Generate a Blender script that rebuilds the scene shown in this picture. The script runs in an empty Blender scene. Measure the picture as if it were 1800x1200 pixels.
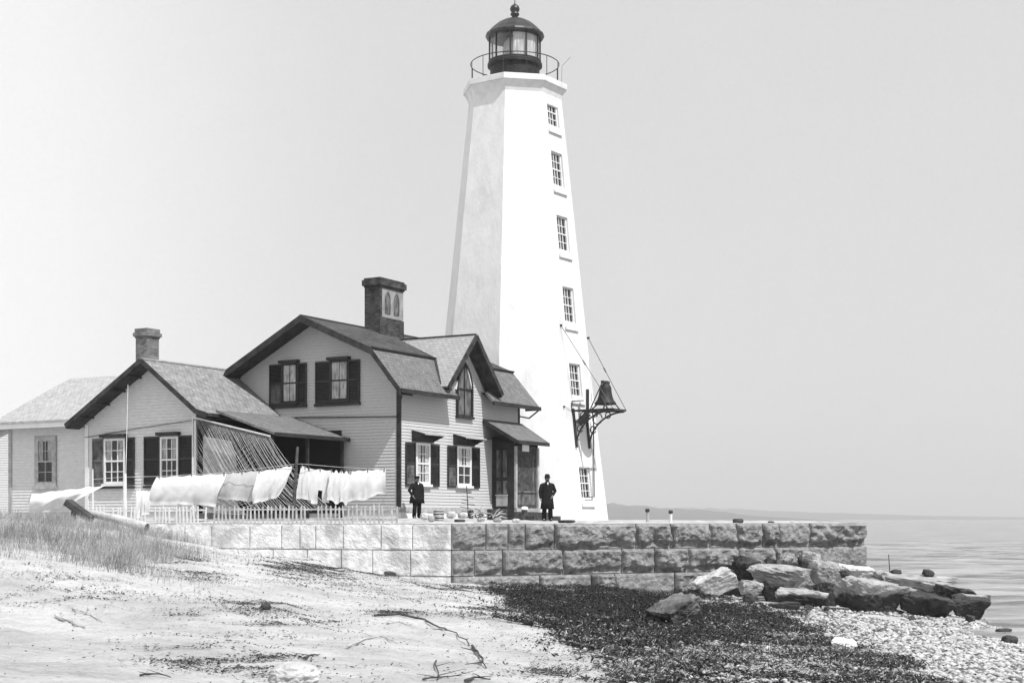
import bpy, math, random
import numpy as np
from mathutils import Vector, Matrix, noise as mnoise

random.seed(7); rng = np.random.default_rng(7)
sc = bpy.context.scene
col = sc.collection
R = math.radians
FPX = 2600.0; HZ = 911.0          # focal length and horizon of the 1800 px wide photograph; the lens is at the origin

# ------------------------------------------------------------------ helpers
def at(px, py, D):
    return Vector(((px-900)/FPX*D, D, (HZ-py)/FPX*D))

def tag(o, label=None, cat=None, group=None, kind=None):
    if label: o['label'] = label
    if cat: o['category'] = cat
    if group: o['group'] = group
    if kind: o['kind'] = kind
    return o

def empty(name, loc, rz, label, cat, group=None):
    o = bpy.data.objects.new(name, None); col.objects.link(o)
    o.empty_display_size = 0.2
    o.location = loc; o.rotation_euler = (0, 0, rz)
    return tag(o, label, cat, group)

def V(*a): return Vector(a)

class MB:
    def __init__(s): s.v = []; s.f = []; s.m = []
    def poly(s, pts, m=0):
        i = len(s.v); s.v += [tuple(p) for p in pts]; s.f.append(tuple(range(i, i+len(pts)))); s.m.append(m)
    def box(s, x0, x1, y0, y1, z0, z1, M=None, m=0):
        P = [V(x, y, z) for z in (z0, z1) for y in (y0, y1) for x in (x0, x1)]
        if M is not None: P = [M(p) if callable(M) else M @ p for p in P]
        i = len(s.v); s.v += [tuple(p) for p in P]
        for f in ((0,2,3,1),(4,5,7,6),(0,1,5,4),(2,6,7,3),(0,4,6,2),(1,3,7,5)):
            s.f.append(tuple(i+k for k in f)); s.m.append(m)
    def bar(s, a, b, w, h, up=(0,0,1), m=0):          # a rectangular bar from a to b
        a = Vector(a); b = Vector(b); d = (b-a).normalized(); u = Vector(up)
        t = d.cross(u)
        if t.length < 1e-4: t = d.cross(V(1,0,0))
        t.normalize(); u = t.cross(d)
        i = len(s.v)
        for p in (a, b):
            for q in ((-1,-1),(1,-1),(1,1),(-1,1)): s.v.append(tuple(p + t*q[0]*w/2 + u*q[1]*h/2))
        for f in ((0,3,2,1),(4,5,6,7),(0,1,5,4),(1,2,6,5),(2,3,7,6),(3,0,4,7)):
            s.f.append(tuple(i+k for k in f)); s.m.append(m)
    def tube(s, pts, r, n=8, m=0, cap=True):
        pts = [Vector(p) for p in pts]
        rs = r if isinstance(r, (list, tuple)) else [r]*len(pts)
        i = len(s.v); up = None
        for k, p in enumerate(pts):
            d = (pts[min(k+1, len(pts)-1)] - pts[max(k-1, 0)]).normalized()
            if up is None:
                up = V(0,0,1) if abs(d.z) < .9 else V(1,0,0)
            t = d.cross(up).normalized(); u = t.cross(d); up = u
            for j in range(n):
                a = 2*math.pi*j/n; s.v.append(tuple(p + (t*math.cos(a)+u*math.sin(a))*rs[k]))
        for k in range(len(pts)-1):
            for j in range(n):
                a = i+k*n+j; b = i+k*n+(j+1) % n
                s.f.append((a, b, b+n, a+n)); s.m.append(m)
        if cap:
            s.f.append(tuple(i+j for j in range(n))[::-1]); s.m.append(m)
            e = i+(len(pts)-1)*n; s.f.append(tuple(e+j for j in range(n))); s.m.append(m)
    def lathe(s, prof, n=32, c=(0,0,0), a0=0, m=0, cap=True):
        i = len(s.v); c = Vector(c)
        for r, z in prof:
            for j in range(n):
                a = a0+2*math.pi*j/n; s.v.append((c.x+r*math.cos(a), c.y+r*math.sin(a), c.z+z))
        for k in range(len(prof)-1):
            for j in range(n):
                a = i+k*n+j; b = i+k*n+(j+1) % n
                s.f.append((a, b, b+n, a+n)); s.m.append(m)
        if cap:
            s.f.append(tuple(i+j for j in range(n))[::-1]); s.m.append(m)
            e = i+(len(prof)-1)*n; s.f.append(tuple(e+j for j in range(n))); s.m.append(m)
    def slab(s, pts, th, m=0):                          # planar polygon with thickness downward
        pts = [Vector(p) for p in pts]
        n = (pts[1]-pts[0]).cross(pts[2]-pts[0])
        for k in range(1, len(pts)-1):
            n2 = (pts[k]-pts[0]).cross(pts[k+1]-pts[0])
            if n2.length > n.length: n = n2
        n.normalize()
        if n.z < 0: n = -n
        lo = [p - n*th for p in pts]
        s.poly(pts, m); s.poly(lo[::-1], m)
        for k in range(len(pts)):
            j = (k+1) % len(pts); s.poly([pts[k], lo[k], lo[j], pts[j]], m)
    def build(s, name, mat, parent=None, smooth=False, uv=True):
        me = bpy.data.meshes.new(name)
        me.from_pydata(s.v, [], s.f)
        mats = mat if isinstance(mat, (list, tuple)) else [mat]
        for q in mats: me.materials.append(q)
        if len(mats) > 1: me.polygons.foreach_set('material_index', s.m)
        if smooth: me.polygons.foreach_set('use_smooth', [True]*len(s.f))
        if uv: auto_uv(me)
        me.update()
        o = bpy.data.objects.new(name, me); col.objects.link(o)
        if parent: o.parent = parent
        return o

def auto_uv(me):
    l = me.uv_layers.new(name='uv'); Z = V(0,0,1)
    for p in me.polygons:
        n = p.normal
        t = Z.cross(n)
        if t.length < .05: t = V(1,0,0)
        t.normalize(); b = n.cross(t)
        for li in p.loop_indices:
            co = me.vertices[me.loops[li].vertex_index].co
            l.data[li].uv = (co.dot(t), co.dot(b))

def np_mesh(name, verts, faces, mat, parent=None, smooth=False):
    verts = np.asarray(verts, dtype=np.float32); faces = np.asarray(faces, dtype=np.int32)
    me = bpy.data.meshes.new(name); k = faces.shape[1]
    me.vertices.add(len(verts)); me.vertices.foreach_set('co', verts.ravel())
    me.loops.add(faces.size); me.loops.foreach_set('vertex_index', faces.ravel())
    me.polygons.add(len(faces)); me.polygons.foreach_set('loop_start', np.arange(0, faces.size, k, dtype=np.int32))
    me.polygons.foreach_set('use_smooth', np.full(len(faces), smooth))
    me.update(calc_edges=True); me.validate()
    me.materials.append(mat)
    o = bpy.data.objects.new(name, me); col.objects.link(o)
    if parent: o.parent = parent
    return o

# value noise in numpy
def vnoise(x, y, seed=0):
    xi = np.floor(x).astype(np.int64); yi = np.floor(y).astype(np.int64)
    xf = x-xi; yf = y-yi; u = xf*xf*(3-2*xf); v = yf*yf*(3-2*yf)
    def h(a, b):
        n = (a*374761393 + b*668265263 + seed*1442695041) & 0xffffffff
        n = ((n ^ (n >> 13))*1274126177) & 0xffffffff
        return ((n ^ (n >> 16)) & 0xffff)/65535.0*2-1
    return (h(xi,yi)*(1-u)+h(xi+1,yi)*u)*(1-v) + (h(xi,yi+1)*(1-u)+h(xi+1,yi+1)*u)*v
def fbm(x, y, o=4, seed=0):
    r = 0; a = 1; t = 0
    for k in range(o):
        r = r+a*vnoise(x, y, seed+k*17); t += a; a *= .5; x = x*2.03+11.7; y = y*2.03+5.3
    return r/t

# ------------------------------------------------------------------ materials
def mat(name, g, rough=.8, var=0.0, scale=3.0, bump=0.0, bscale=20.0, detail=6, spec=.3, stretch=None, metal=0, dark=None, dscale=1.5, dthr=.55):
    m = bpy.data.materials.new(name); m.use_nodes = True; nt = m.node_tree; N = nt.nodes; L = nt.links
    b = N['Principled BSDF']; b.inputs['Roughness'].default_value = rough; b.inputs['Metallic'].default_value = metal
    b.inputs['Specular IOR Level'].default_value = spec
    b.inputs['Base Color'].default_value = (g, g, g, 1)
    tc = N.new('ShaderNodeTexCoord'); mp = N.new('ShaderNodeMapping'); L.new(tc.outputs['Object'], mp.inputs[0])
    if stretch: mp.inputs['Scale'].default_value = stretch
    out = None
    if var:
        n = N.new('ShaderNodeTexNoise'); n.inputs['Scale'].default_value = scale; n.inputs['Detail'].default_value = detail
        L.new(mp.outputs[0], n.inputs['Vector'])
        r = N.new('ShaderNodeMapRange'); r.inputs['From Min'].default_value = .3; r.inputs['From Max'].default_value = .7
        r.inputs['To Min'].default_value = max(0.005, g*(1-var)); r.inputs['To Max'].default_value = min(.95, g*(1+var))
        L.new(n.outputs['Fac'], r.inputs['Value']); out = r.outputs[0]
        if dark is not None:
            n2 = N.new('ShaderNodeTexNoise'); n2.inputs['Scale'].default_value = dscale; n2.inputs['Detail'].default_value = 8
            L.new(mp.outputs[0], n2.inputs['Vector'])
            r2 = N.new('ShaderNodeMapRange'); r2.inputs['From Min'].default_value = dthr; r2.inputs['From Max'].default_value = dthr+.12
            L.new(n2.outputs['Fac'], r2.inputs['Value'])
            mx = N.new('ShaderNodeMix'); mx.data_type = 'FLOAT'; L.new(r2.outputs[0], mx.inputs[0]); L.new(out, mx.inputs[2]); mx.inputs[3].default_value = dark
            out = mx.outputs[0]
        L.new(out, b.inputs['Base Color'])
    if bump:
        n = N.new('ShaderNodeTexNoise'); n.inputs['Scale'].default_value = bscale; n.inputs['Detail'].default_value = 6
        L.new(mp.outputs[0], n.inputs['Vector'])
        bp = N.new('ShaderNodeBump'); bp.inputs['Strength'].default_value = bump; bp.inputs['Distance'].default_value = .05
        L.new(n.outputs['Fac'], bp.inputs['Height']); L.new(bp.outputs[0], b.inputs['Normal'])
    return m

def brick_mat(name, c1, c2, mortar, w, h, msize, rough=.85, var=.25, bump=.6, dist=.02, offset=.5, nscale=1.2):
    m = bpy.data.materials.new(name); m.use_nodes = True; nt = m.node_tree; N = nt.nodes; L = nt.links
    b = N['Principled BSDF']; b.inputs['Roughness'].default_value = rough; b.inputs['Specular IOR Level'].default_value = .2
    tc = N.new('ShaderNodeTexCoord'); br = N.new('ShaderNodeTexBrick')
    wob = N.new('ShaderNodeTexNoise'); wob.inputs['Scale'].default_value = 1.7
    L.new(tc.outputs['UV'], wob.inputs['Vector'])
    va = N.new('ShaderNodeVectorMath'); va.operation = 'MULTIPLY_ADD'
    va.inputs[1].default_value = (h*.25, h*.25, 0); L.new(wob.outputs['Color'], va.inputs[0]); L.new(tc.outputs['UV'], va.inputs[2])
    L.new(va.outputs[0], br.inputs['Vector'])
    br.offset = offset
    br.inputs['Color1'].default_value = (c1,)*3+(1,); br.inputs['Color2'].default_value = (c2,)*3+(1,); br.inputs['Mortar'].default_value = (mortar,)*3+(1,)
    br.inputs['Scale'].default_value = 1; br.inputs['Brick Width'].default_value = w; br.inputs['Row Height'].default_value = h
    br.inputs['Mortar Size'].default_value = msize; br.inputs['Mortar Smooth'].default_value = .3
    n = N.new('ShaderNodeTexNoise'); n.inputs['Scale'].default_value = nscale; n.inputs['Detail'].default_value = 9; n.inputs['Roughness'].default_value = .65
    L.new(tc.outputs['Object'], n.inputs['Vector'])
    r = N.new('ShaderNodeMapRange'); r.inputs['From Min'].default_value = .3; r.inputs['From Max'].default_value = .7
    r.inputs['To Min'].default_value = 1-var; r.inputs['To Max'].default_value = 1+var; L.new(n.outputs['Fac'], r.inputs['Value'])
    mu = N.new('ShaderNodeVectorMath'); mu.operation = 'SCALE'; L.new(br.outputs['Color'], mu.inputs[0]); L.new(r.outputs[0], mu.inputs['Scale'])
    L.new(mu.outputs[0], b.inputs['Base Color'])
    bp = N.new('ShaderNodeBump'); bp.inputs['Strength'].default_value = bump; bp.inputs['Distance'].default_value = dist
    ad = N.new('ShaderNodeMath'); ad.operation = 'MULTIPLY_ADD'; L.new(br.outputs['Fac'], ad.inputs[0]); ad.inputs[1].default_value = -1; L.new(n.outputs['Fac'], ad.inputs[2])
    L.new(ad.outputs[0], bp.inputs['Height']); L.new(bp.outputs[0], b.inputs['Normal'])
    return m

def glass_mat():
    m = bpy.data.materials.new('window_glass'); m.use_nodes = True; nt = m.node_tree; N = nt.nodes; L = nt.links
    N.remove(N['Principled BSDF']); o = N['Material Output']
    t = N.new('ShaderNodeBsdfTransparent'); t.inputs[0].default_value = (.88,.88,.88,1)
    g = N.new('ShaderNodeBsdfGlossy'); g.inputs['Roughness'].default_value = .03
    lw_ = N.new('ShaderNodeLayerWeight'); lw_.inputs[0].default_value = .5; pw_ = N.new('ShaderNodeMath'); pw_.operation = 'POWER'; pw_.inputs[1].default_value = 4; L.new(lw_.outputs['Facing'], pw_.inputs[0])
    fr = N.new('ShaderNodeMath'); fr.operation = 'MULTIPLY_ADD'; fr.inputs[1].default_value = .8; fr.inputs[2].default_value = .05; L.new(pw_.outputs[0], fr.inputs[0])
    mx = N.new('ShaderNodeMixShader'); L.new(fr.outputs[0], mx.inputs[0]); L.new(t.outputs[0], mx.inputs[1]); L.new(g.outputs[0], mx.inputs[2]); L.new(mx.outputs[0], o.inputs[0])
    return m

M = dict(
    white_wall = mat('white_painted_clapboard', .46, .6, .06, 6, .12, 60, stretch=(1,1,3)), wall_pale = mat('lightened_white_clapboard', .60, .6, .08, 4, .12, 60, stretch=(1,1,3)), lap = mat('clapboard_lap_shade', .10, .8, .4, 8),  # dark lap paints the shade line under each clapboard
    white_trim = mat('white_trim_paint', .66, .5, .08, 3),
    grey_trim = mat('weathered_grey_paint', .33, .7, .25, 5),
    dark_trim = mat('dark_trim_paint', .022, .55, .5, 4, .2, 30),
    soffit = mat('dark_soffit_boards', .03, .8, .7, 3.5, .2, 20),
    shutter = mat('dark_shutter_paint', .018, .45, .4, 6),
    shutter_worn = mat('worn_shutter_paint', .10, .7, .7, 7, stretch=(1,1,.4)),
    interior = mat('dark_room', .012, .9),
    curtain = mat('lace_curtain', .55, .9, .35, 9, stretch=(3,3,1)),
    blind = mat('paper_window_blind', .34, .8, .5, 5, stretch=(2,2,.6)),
    glass = glass_mat(),
    roof_dark = brick_mat('dark_wood_shingles', .085, .045, .02, .22, .17, .012, var=.35),
    roof_mid = brick_mat('weathered_wood_shingles', .17, .135, .07, .20, .15, .010, var=.3, nscale=5),
    roof_pale = brick_mat('pale_slate_shingles', .34, .30, .18, .22, .15, .010, var=.16, nscale=5),
    roof_ell = brick_mat('grey_lichen_shingles', .25, .20, .11, .20, .15, .010, var=.4, nscale=4),
    roof_wing = brick_mat('bleached_shingles', .38, .34, .24, .20, .15, .009, var=.25, nscale=5),
    brick_dark = brick_mat('soot_dark_brick', .07, .03, .05, .22, .08, .010, var=.6, nscale=3),
    brick_pale = brick_mat('pale_brick', .20, .11, .16, .22, .08, .010, var=.4, nscale=2.5),
    stucco = mat('pale_chimney_panel', .25, .8, .25, 4),
    tower = mat('whitewashed_stone', .63, .75, .07, 2.4, .26, 9, dark=.54, dscale=1.0, dthr=.57, stretch=(1,1,.5)),
    tower_trim = mat('white_tower_trim', .62, .6, .12, 2.5),
    iron = mat('black_iron', .016, .4, .4, 5, .15, 25, spec=.5),
    iron_rust = mat('dark_rusty_iron', .016, .6, .6, 4, .3, 18),
    dome = mat('dark_dome_metal', .022, .38, .5, 3, spec=.5),
    lens = mat('pale_lantern_drape', .55, .6, .25, 4, stretch=(3,3,.6)),
    granite = mat('rough_grey_granite', .235, .85, .40, 7, .9, 40, dark=.10, dscale=1.9, dthr=.60),
    granite_pale = mat('whitewashed_granite', .68, .85, .2, 4.0, .5, 30, dark=.44, dscale=1.4, dthr=.54),
    joint = mat('pale_mortar', .48, .9, .2, 6),
    rock = mat('grey_boulder', .33, .85, .4, 3, .9, 16, dark=.12, dscale=1.5, dthr=.56),
    rock_dark = mat('dark_wet_boulder', .035, .7, .8, 3, .8, 14),
    rock_pale = mat('pale_boulder', .45, .85, .22, 4, .7, 14, dark=.3, dscale=2.0, dthr=.6),
    sheet = mat('white_laundry', .60, .85, .08, 5),
    sheet_grey = mat('greyish_laundry', .46, .85, .1, 4),
    picket = mat('weathered_picket', .42, .8, .3, 5),
    picket_white = mat('whitewashed_picket', .62, .8, .12, 5),
    wood = mat('driftwood_grey', .40, .85, .35, 6, .4, 25, stretch=(1,1,1)),
    wood_dark = mat('dark_wood', .05, .8, .6, 6, .3, 20),
    pole = mat('pale_pole', .6, .7, .15, 4),
    cloth_dark = mat('black_wool', .013, .95, .4, 20, spec=.1),
    trousers = mat('dark_wool_trousers', .014, .95, .3, 20, spec=.1),
    skin = mat('skin', .20, .6, .1, 20),
    shirt = mat('white_shirt', .7, .8),
    hair = mat('dark_hair', .02, .8),
    net = mat('twine', .42, .9, .3, 10),
    paper = mat('white_paper', .85, .7),
    sand = None,
)

# ------------------------------------------------------------------ world, sun, camera
SUN_AZ, SUN_EL = R(41), R(54)
sdir = V(math.sin(SUN_AZ)*math.cos(SUN_EL), -math.cos(SUN_AZ)*math.cos(SUN_EL), math.sin(SUN_EL))
w = bpy.data.worlds.new('World'); sc.world = w; w.use_nodes = True
N = w.node_tree.nodes; L = w.node_tree.links
bg = N['Background']; sky = N.new('ShaderNodeTexSky'); sky.sky_type = 'NISHITA'; sky.sun_disc = False
sky.sun_elevation = SUN_EL; sky.sun_rotation = math.atan2(sdir.x, sdir.y); sky.air_density = 1.0; sky.dust_density = 3.0; sky.ozone_density = 1.0
bw = N.new('ShaderNodeRGBToBW'); L.new(sky.outputs[0], bw.inputs[0])
tc = N.new('ShaderNodeTexCoord'); sx = N.new('ShaderNodeSeparateXYZ'); L.new(tc.outputs['Generated'], sx.inputs[0])
# thin high haze, whiter to the west (left), evens out the sky's brightness
hz = N.new('ShaderNodeMapRange'); hz.interpolation_type = 'SMOOTHERSTEP'; hz.inputs['From Min'].default_value = -.42; hz.inputs['From Max'].default_value = -.02
hz.inputs['To Min'].default_value = 10.5; hz.inputs['To Max'].default_value = 7.5; L.new(sx.outputs['X'], hz.inputs['Value'])
cn = N.new('ShaderNodeTexNoise'); cn.inputs['Scale'].default_value = 5; cn.inputs['Detail'].default_value = 12; cn.inputs['Roughness'].default_value = .75
L.new(tc.outputs['Generated'], cn.inputs['Vector'])
cr = N.new('ShaderNodeMapRange'); cr.inputs['To Min'].default_value = .90; cr.inputs['To Max'].default_value = 1.10
cn2 = N.new('ShaderNodeTexNoise'); cn2.inputs['Scale'].default_value = 420; cn2.inputs['Detail'].default_value = 3; cn2.inputs['Roughness'].default_value = .7; L.new(tc.outputs['Generated'], cn2.inputs['Vector'])
cmx = N.new('ShaderNodeMix'); cmx.data_type = 'FLOAT'; cmx.inputs[0].default_value = .5; L.new(cn.outputs['Fac'], cmx.inputs[2]); L.new(cn2.outputs['Fac'], cmx.inputs[3]); L.new(cmx.outputs[0], cr.inputs['Value'])
mu = N.new('ShaderNodeMath'); mu.operation = 'MULTIPLY'; L.new(hz.outputs[0], mu.inputs[0]); L.new(cr.outputs[0], mu.inputs[1])
mx = N.new('ShaderNodeMix'); mx.data_type = 'FLOAT'; mx.inputs[0].default_value = .8; L.new(bw.outputs[0], mx.inputs[2]); L.new(mu.outputs[0], mx.inputs[3])
L.new(mx.outputs[0], bg.inputs[0]); bg.inputs[1].default_value = .1

sl = bpy.data.lights.new('Sun', 'SUN'); sl.energy = 4.9; sl.angle = R(.5)
so = bpy.data.objects.new('Sun', sl); col.objects.link(so); so.rotation_euler = sdir.to_track_quat('Z', 'Y').to_euler(); so.location = (30, -30, 60)

cam = bpy.data.cameras.new('Camera'); co = bpy.data.objects.new('Camera', cam); col.objects.link(co)
co.location = (0,0,0); co.rotation_euler = (R(90), 0, 0)
cam.sensor_width = 36; cam.lens = 36*FPX/1800; cam.shift_y = (HZ-600)/1800.0
cam.clip_start = .5; cam.clip_end = 30000
sc.camera = co
sc.view_settings.view_transform = 'Standard'; sc.view_settings.look = 'None'; sc.view_settings.gamma = 1
sc.view_settings.exposure = 0.15

# ------------------------------------------------------------------ terrain
C0 = V(-1.73, 42, 0)                     # corner of the sea wall
WL = V(-.94, .342, 0); WR = V(.891, .454, 0)
def line_px(p0, d, px):                  # distance along a ground line at which it crosses a photo column
    k = (px-900)/FPX
    return (k*p0.y-p0.x)/(d.x-k*d.y)
cp = []
def c3(px, py, D=None, z=None):
    if D is None: D = -z*FPX/(py-HZ)
    p = at(px, py, D); cp.append((p.x, p.y, p.z))
for a in [(0,1200,None,-1.4),(300,1200,None,-1.5),(600,1200,None,-1.62),(1000,1200,None,-1.85),(1400,1200,None,-2.2),(1800,1200,None,-2.6),
          (0,1050,None,-1.2),(300,1080,None,-1.42),(0,975,None,-.62),(150,985,None,-.8),(60,916,38,None),(160,926,39,None),(230,940,40.5,None),(280,952,41.5,None),(320,975,43,None),
          (0,912,38,None),(310,968,45.0,None),(440,972,44.5,None),(560,985,43.6,None),(660,1012,42.9,None),(793,1024,41.8,None),(940,1032,43.2,None),(1078,1038,44.2,None),(1180,1042,45.2,None),(1290,1046,46.4,None),
          (500,1080,None,-1.55),(800,1100,None,-1.78),(1000,1100,None,-2.0),(1200,1100,None,-2.32),(1400,1100,None,-2.55),(1500,1088,None,-2.72),(1745,1094,None,-3.0),(1640,1092,None,-2.88),
          (1805,1140,None,-3.0),(1800,1170,None,-2.8)]: c3(*a)
cp += [(-14,46.5,-.14),(-11,47.5,-.4),(-20,45,.0),(-30,42,.1),(-14,20,-1.0),(-20,30,-.4),(-1,8,-1.5),(8,8,-2.1),(14,18,-3.2),(16,28,-3.8),(18,40,-4.2),(20,50,-4.4),
       (11,49,-3.0),(8,50,-2.7),(14,55,-4.2),(0,60,-1.8),(-12,60,-.8),(-8,8,-1.35),(0,-4,-1.5),(12,-4,-2.2),(-12,0,-1.3)]
cp = np.array(cp)
def tps(r2): return r2*np.log(r2+1e-9)*.5
_n = len(cp); K = tps(((cp[:,None,:2]-cp[None,:,:2])**2).sum(-1)) + np.eye(_n)*.6
A = np.zeros((_n+3,_n+3)); A[:_n,:_n] = K; A[:_n,_n] = 1; A[:_n,_n+1:] = cp[:,:2]; A[_n,:_n] = 1; A[_n+1:,:_n] = cp[:,:2].T
W = np.linalg.solve(A, np.concatenate([cp[:,2], [0,0,0]]))
def terrain(x, y):
    x = np.asarray(x, float); y = np.asarray(y, float); sh = x.shape
    xf = np.clip(x.ravel(), -34, 24); yf = np.clip(y.ravel(), -5, 64)
    z = np.empty(xf.shape)
    for i in range(0, len(xf), 20000):
        q = np.stack([xf[i:i+20000], yf[i:i+20000]], 1)
        z[i:i+20000] = tps(((q[:,None]-cp[None,:,:2])**2).sum(-1)) @ W[:_n] + W[_n] + q @ W[_n+1:]
    z = np.clip(z, -5.5, .3)
    xr = x.ravel(); yr = y.ravel()
    sandy = np.clip((8-xr)/6, .25, 1)
    z += sandy*(.07*fbm(xr*.45, yr*.45, 4, 3) + .055*fbm(xr*1.7+yr*.6, yr*1.3, 3, 9) + .024*fbm(xr*5+yr*2, yr*4, 3, 21))
    return z.reshape(sh)
def tz(x, y): return float(terrain(np.array([x]), np.array([y]))[0])
def ground_hit(px, py, dmin=8, dmax=60):
    D = np.arange(dmin, dmax, .05); x = (px-900)/FPX*D; zr = (HZ-py)/FPX*D
    g = terrain(x, D) - zr; i = np.argmax(g >= 0)
    if g[i] < 0: i = len(D)-1
    return V(x[i], D[i], zr[i])

def axis(core0, core1, step, lo, hi):
    a = list(np.arange(core0, core1+step/2, step)); s = step
    while a[-1] < hi: s *= 1.35; a.append(a[-1]+s)
    s = step
    while a[0] > lo: s *= 1.35; a.insert(0, a[0]-s)
    return np.array(a)
gx = axis(-20, 19, .14, -4000, 400); gy = axis(9, 50, .14, -300, 400)
X, Y = np.meshgrid(gx, gy); Z = terrain(X, Y)
far = np.clip((-X-34)/60, 0, 1); Z = Z*(1-far) + far*0.1
nx = len(gx); ny = len(gy)
idx = np.arange(nx*ny).reshape(ny, nx)
quads = np.stack([idx[:-1,:-1], idx[:-1,1:], idx[1:,1:], idx[1:,:-1]], -1).reshape(-1, 4)

def sand_mat():
    m = bpy.data.materials.new('beach_sand'); m.use_nodes = True; nt = m.node_tree; N = nt.nodes; L = nt.links
    b = N['Principled BSDF']; b.inputs['Roughness'].default_value = .95; b.inputs['Specular IOR Level'].default_value = .1
    tc = N.new('ShaderNodeTexCoord')
    n = N.new('ShaderNodeTexNoise'); n.inputs['Scale'].default_value = .55; n.inputs['Detail'].default_value = 10; n.inputs['Roughness'].default_value = .7; L.new(tc.outputs['Object'], n.inputs['Vector'])
    r = N.new('ShaderNodeMapRange'); r.inputs['From Min'].default_value = .32; r.inputs['From Max'].default_value = .62; r.inputs['To Min'].default_value = .37; r.inputs['To Max'].default_value = .58
    L.new(n.outputs['Fac'], r.inputs['Value'])
    n3 = N.new('ShaderNodeTexNoise'); n3.inputs['Scale'].default_value = 14; n3.inputs['Detail'].default_value = 5; L.new(tc.outputs['Object'], n3.inputs['Vector'])
    r3 = N.new('ShaderNodeMapRange'); r3.inputs['From Min'].default_value = .58; r3.inputs['From Max'].default_value = .75; r3.inputs['To Min'].default_value = 1; r3.inputs['To Max'].default_value = .6
    L.new(n3.outputs['Fac'], r3.inputs['Value'])
    mp4 = N.new('ShaderNodeMapping'); mp4.inputs['Rotation'].default_value = (0,0,R(38)); mp4.inputs['Scale'].default_value = (1.2,5.5,1); L.new(tc.outputs['Object'], mp4.inputs[0])
    n4 = N.new('ShaderNodeTexNoise'); n4.inputs['Scale'].default_value = 1.3; n4.inputs['Detail'].default_value = 9; n4.inputs['Roughness'].default_value = .75; L.new(mp4.outputs[0], n4.inputs['Vector'])
    r4 = N.new('ShaderNodeMapRange'); r4.inputs['From Min'].default_value = .52; r4.inputs['From Max'].default_value = .66; r4.inputs['To Min'].default_value = 1; r4.inputs['To Max'].default_value = .74; L.new(n4.outputs['Fac'], r4.inputs['Value'])
    m4 = N.new('ShaderNodeMath'); m4.operation = 'MULTIPLY'; L.new(r4.outputs[0], m4.inputs[0]); L.new(r3.outputs[0], m4.inputs[1])
    m2 = N.new('ShaderNodeMath'); m2.operation = 'MULTIPLY'; L.new(r.outputs[0], m2.inputs[0]); L.new(m4.outputs[0], m2.inputs[1])
    L.new(m2.outputs[0], b.inputs['Base Color'])
    n2 = N.new('ShaderNodeTexNoise'); n2.inputs['Scale'].default_value = 9; n2.inputs['Detail'].default_value = 8; n2.inputs['Roughness'].default_value = .7; L.new(tc.outputs['Object'], n2.inputs['Vector'])
    bp = N.new('ShaderNodeBump'); bp.inputs['Strength'].default_value = .9; bp.inputs['Distance'].default_value = .10; L.new(n2.outputs['Fac'], bp.inputs['Height']); L.new(bp.outputs[0], b.inputs['Normal'])
    return m
M['sand'] = sand_mat()
g = np_mesh('ground', np.stack([X.ravel(), Y.ravel(), Z.ravel()], 1), quads, M['sand'], smooth=True); tag(g, kind='structure')

# terrace behind the sea wall, rising a little towards the houses
def terr(x, y):
    p = V(x, y, 0)-C0
    back = min(p.dot(V(.342,.94,0)), p.dot(V(-.454,.891,0)))
    left = min(1, max(0, (1.5-x)/4))
    return -.15 + min(1, max(0, (back-2)/6))*(.05+.10*left)
tv = []; tf = []
us = list(np.arange(-3, 40, .5)); vs = list(np.arange(.25, 14, .35)) + list(np.arange(14, 60, 3))
TER = mat('trodden_terrace_earth', .38, .95, .35, 1.5, .5, 12, dark=.16, dscale=1.1, dthr=.58)
# polygon with a corner: rows step back from both wall legs
for k, v in enumerate(vs):
    inner = C0 + V(-.01, 1.02, 0)*v
    L1 = [inner + WL*a for a in np.linspace(34, 0, 60)]
    L2 = [inner + WR*a for a in np.linspace(0, 14.8, 40)][1:]
    for p in L1+L2:
        x, y = p.x, p.y
        tv.append((x, y, terr(x, y) + (.03*float(vnoise(np.array([x*2.]), np.array([y*2.]), 5)[0]) if v > .5 else 0)))
nr = 99
for k in range(len(vs)-1):
    for j in range(nr-1):
        tf.append((k*nr+j, k*nr+j+1, (k+1)*nr+j+1, (k+1)*nr+j))
t = np_mesh('terrace', tv, tf, TER, smooth=True); tag(t, kind='structure')

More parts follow.
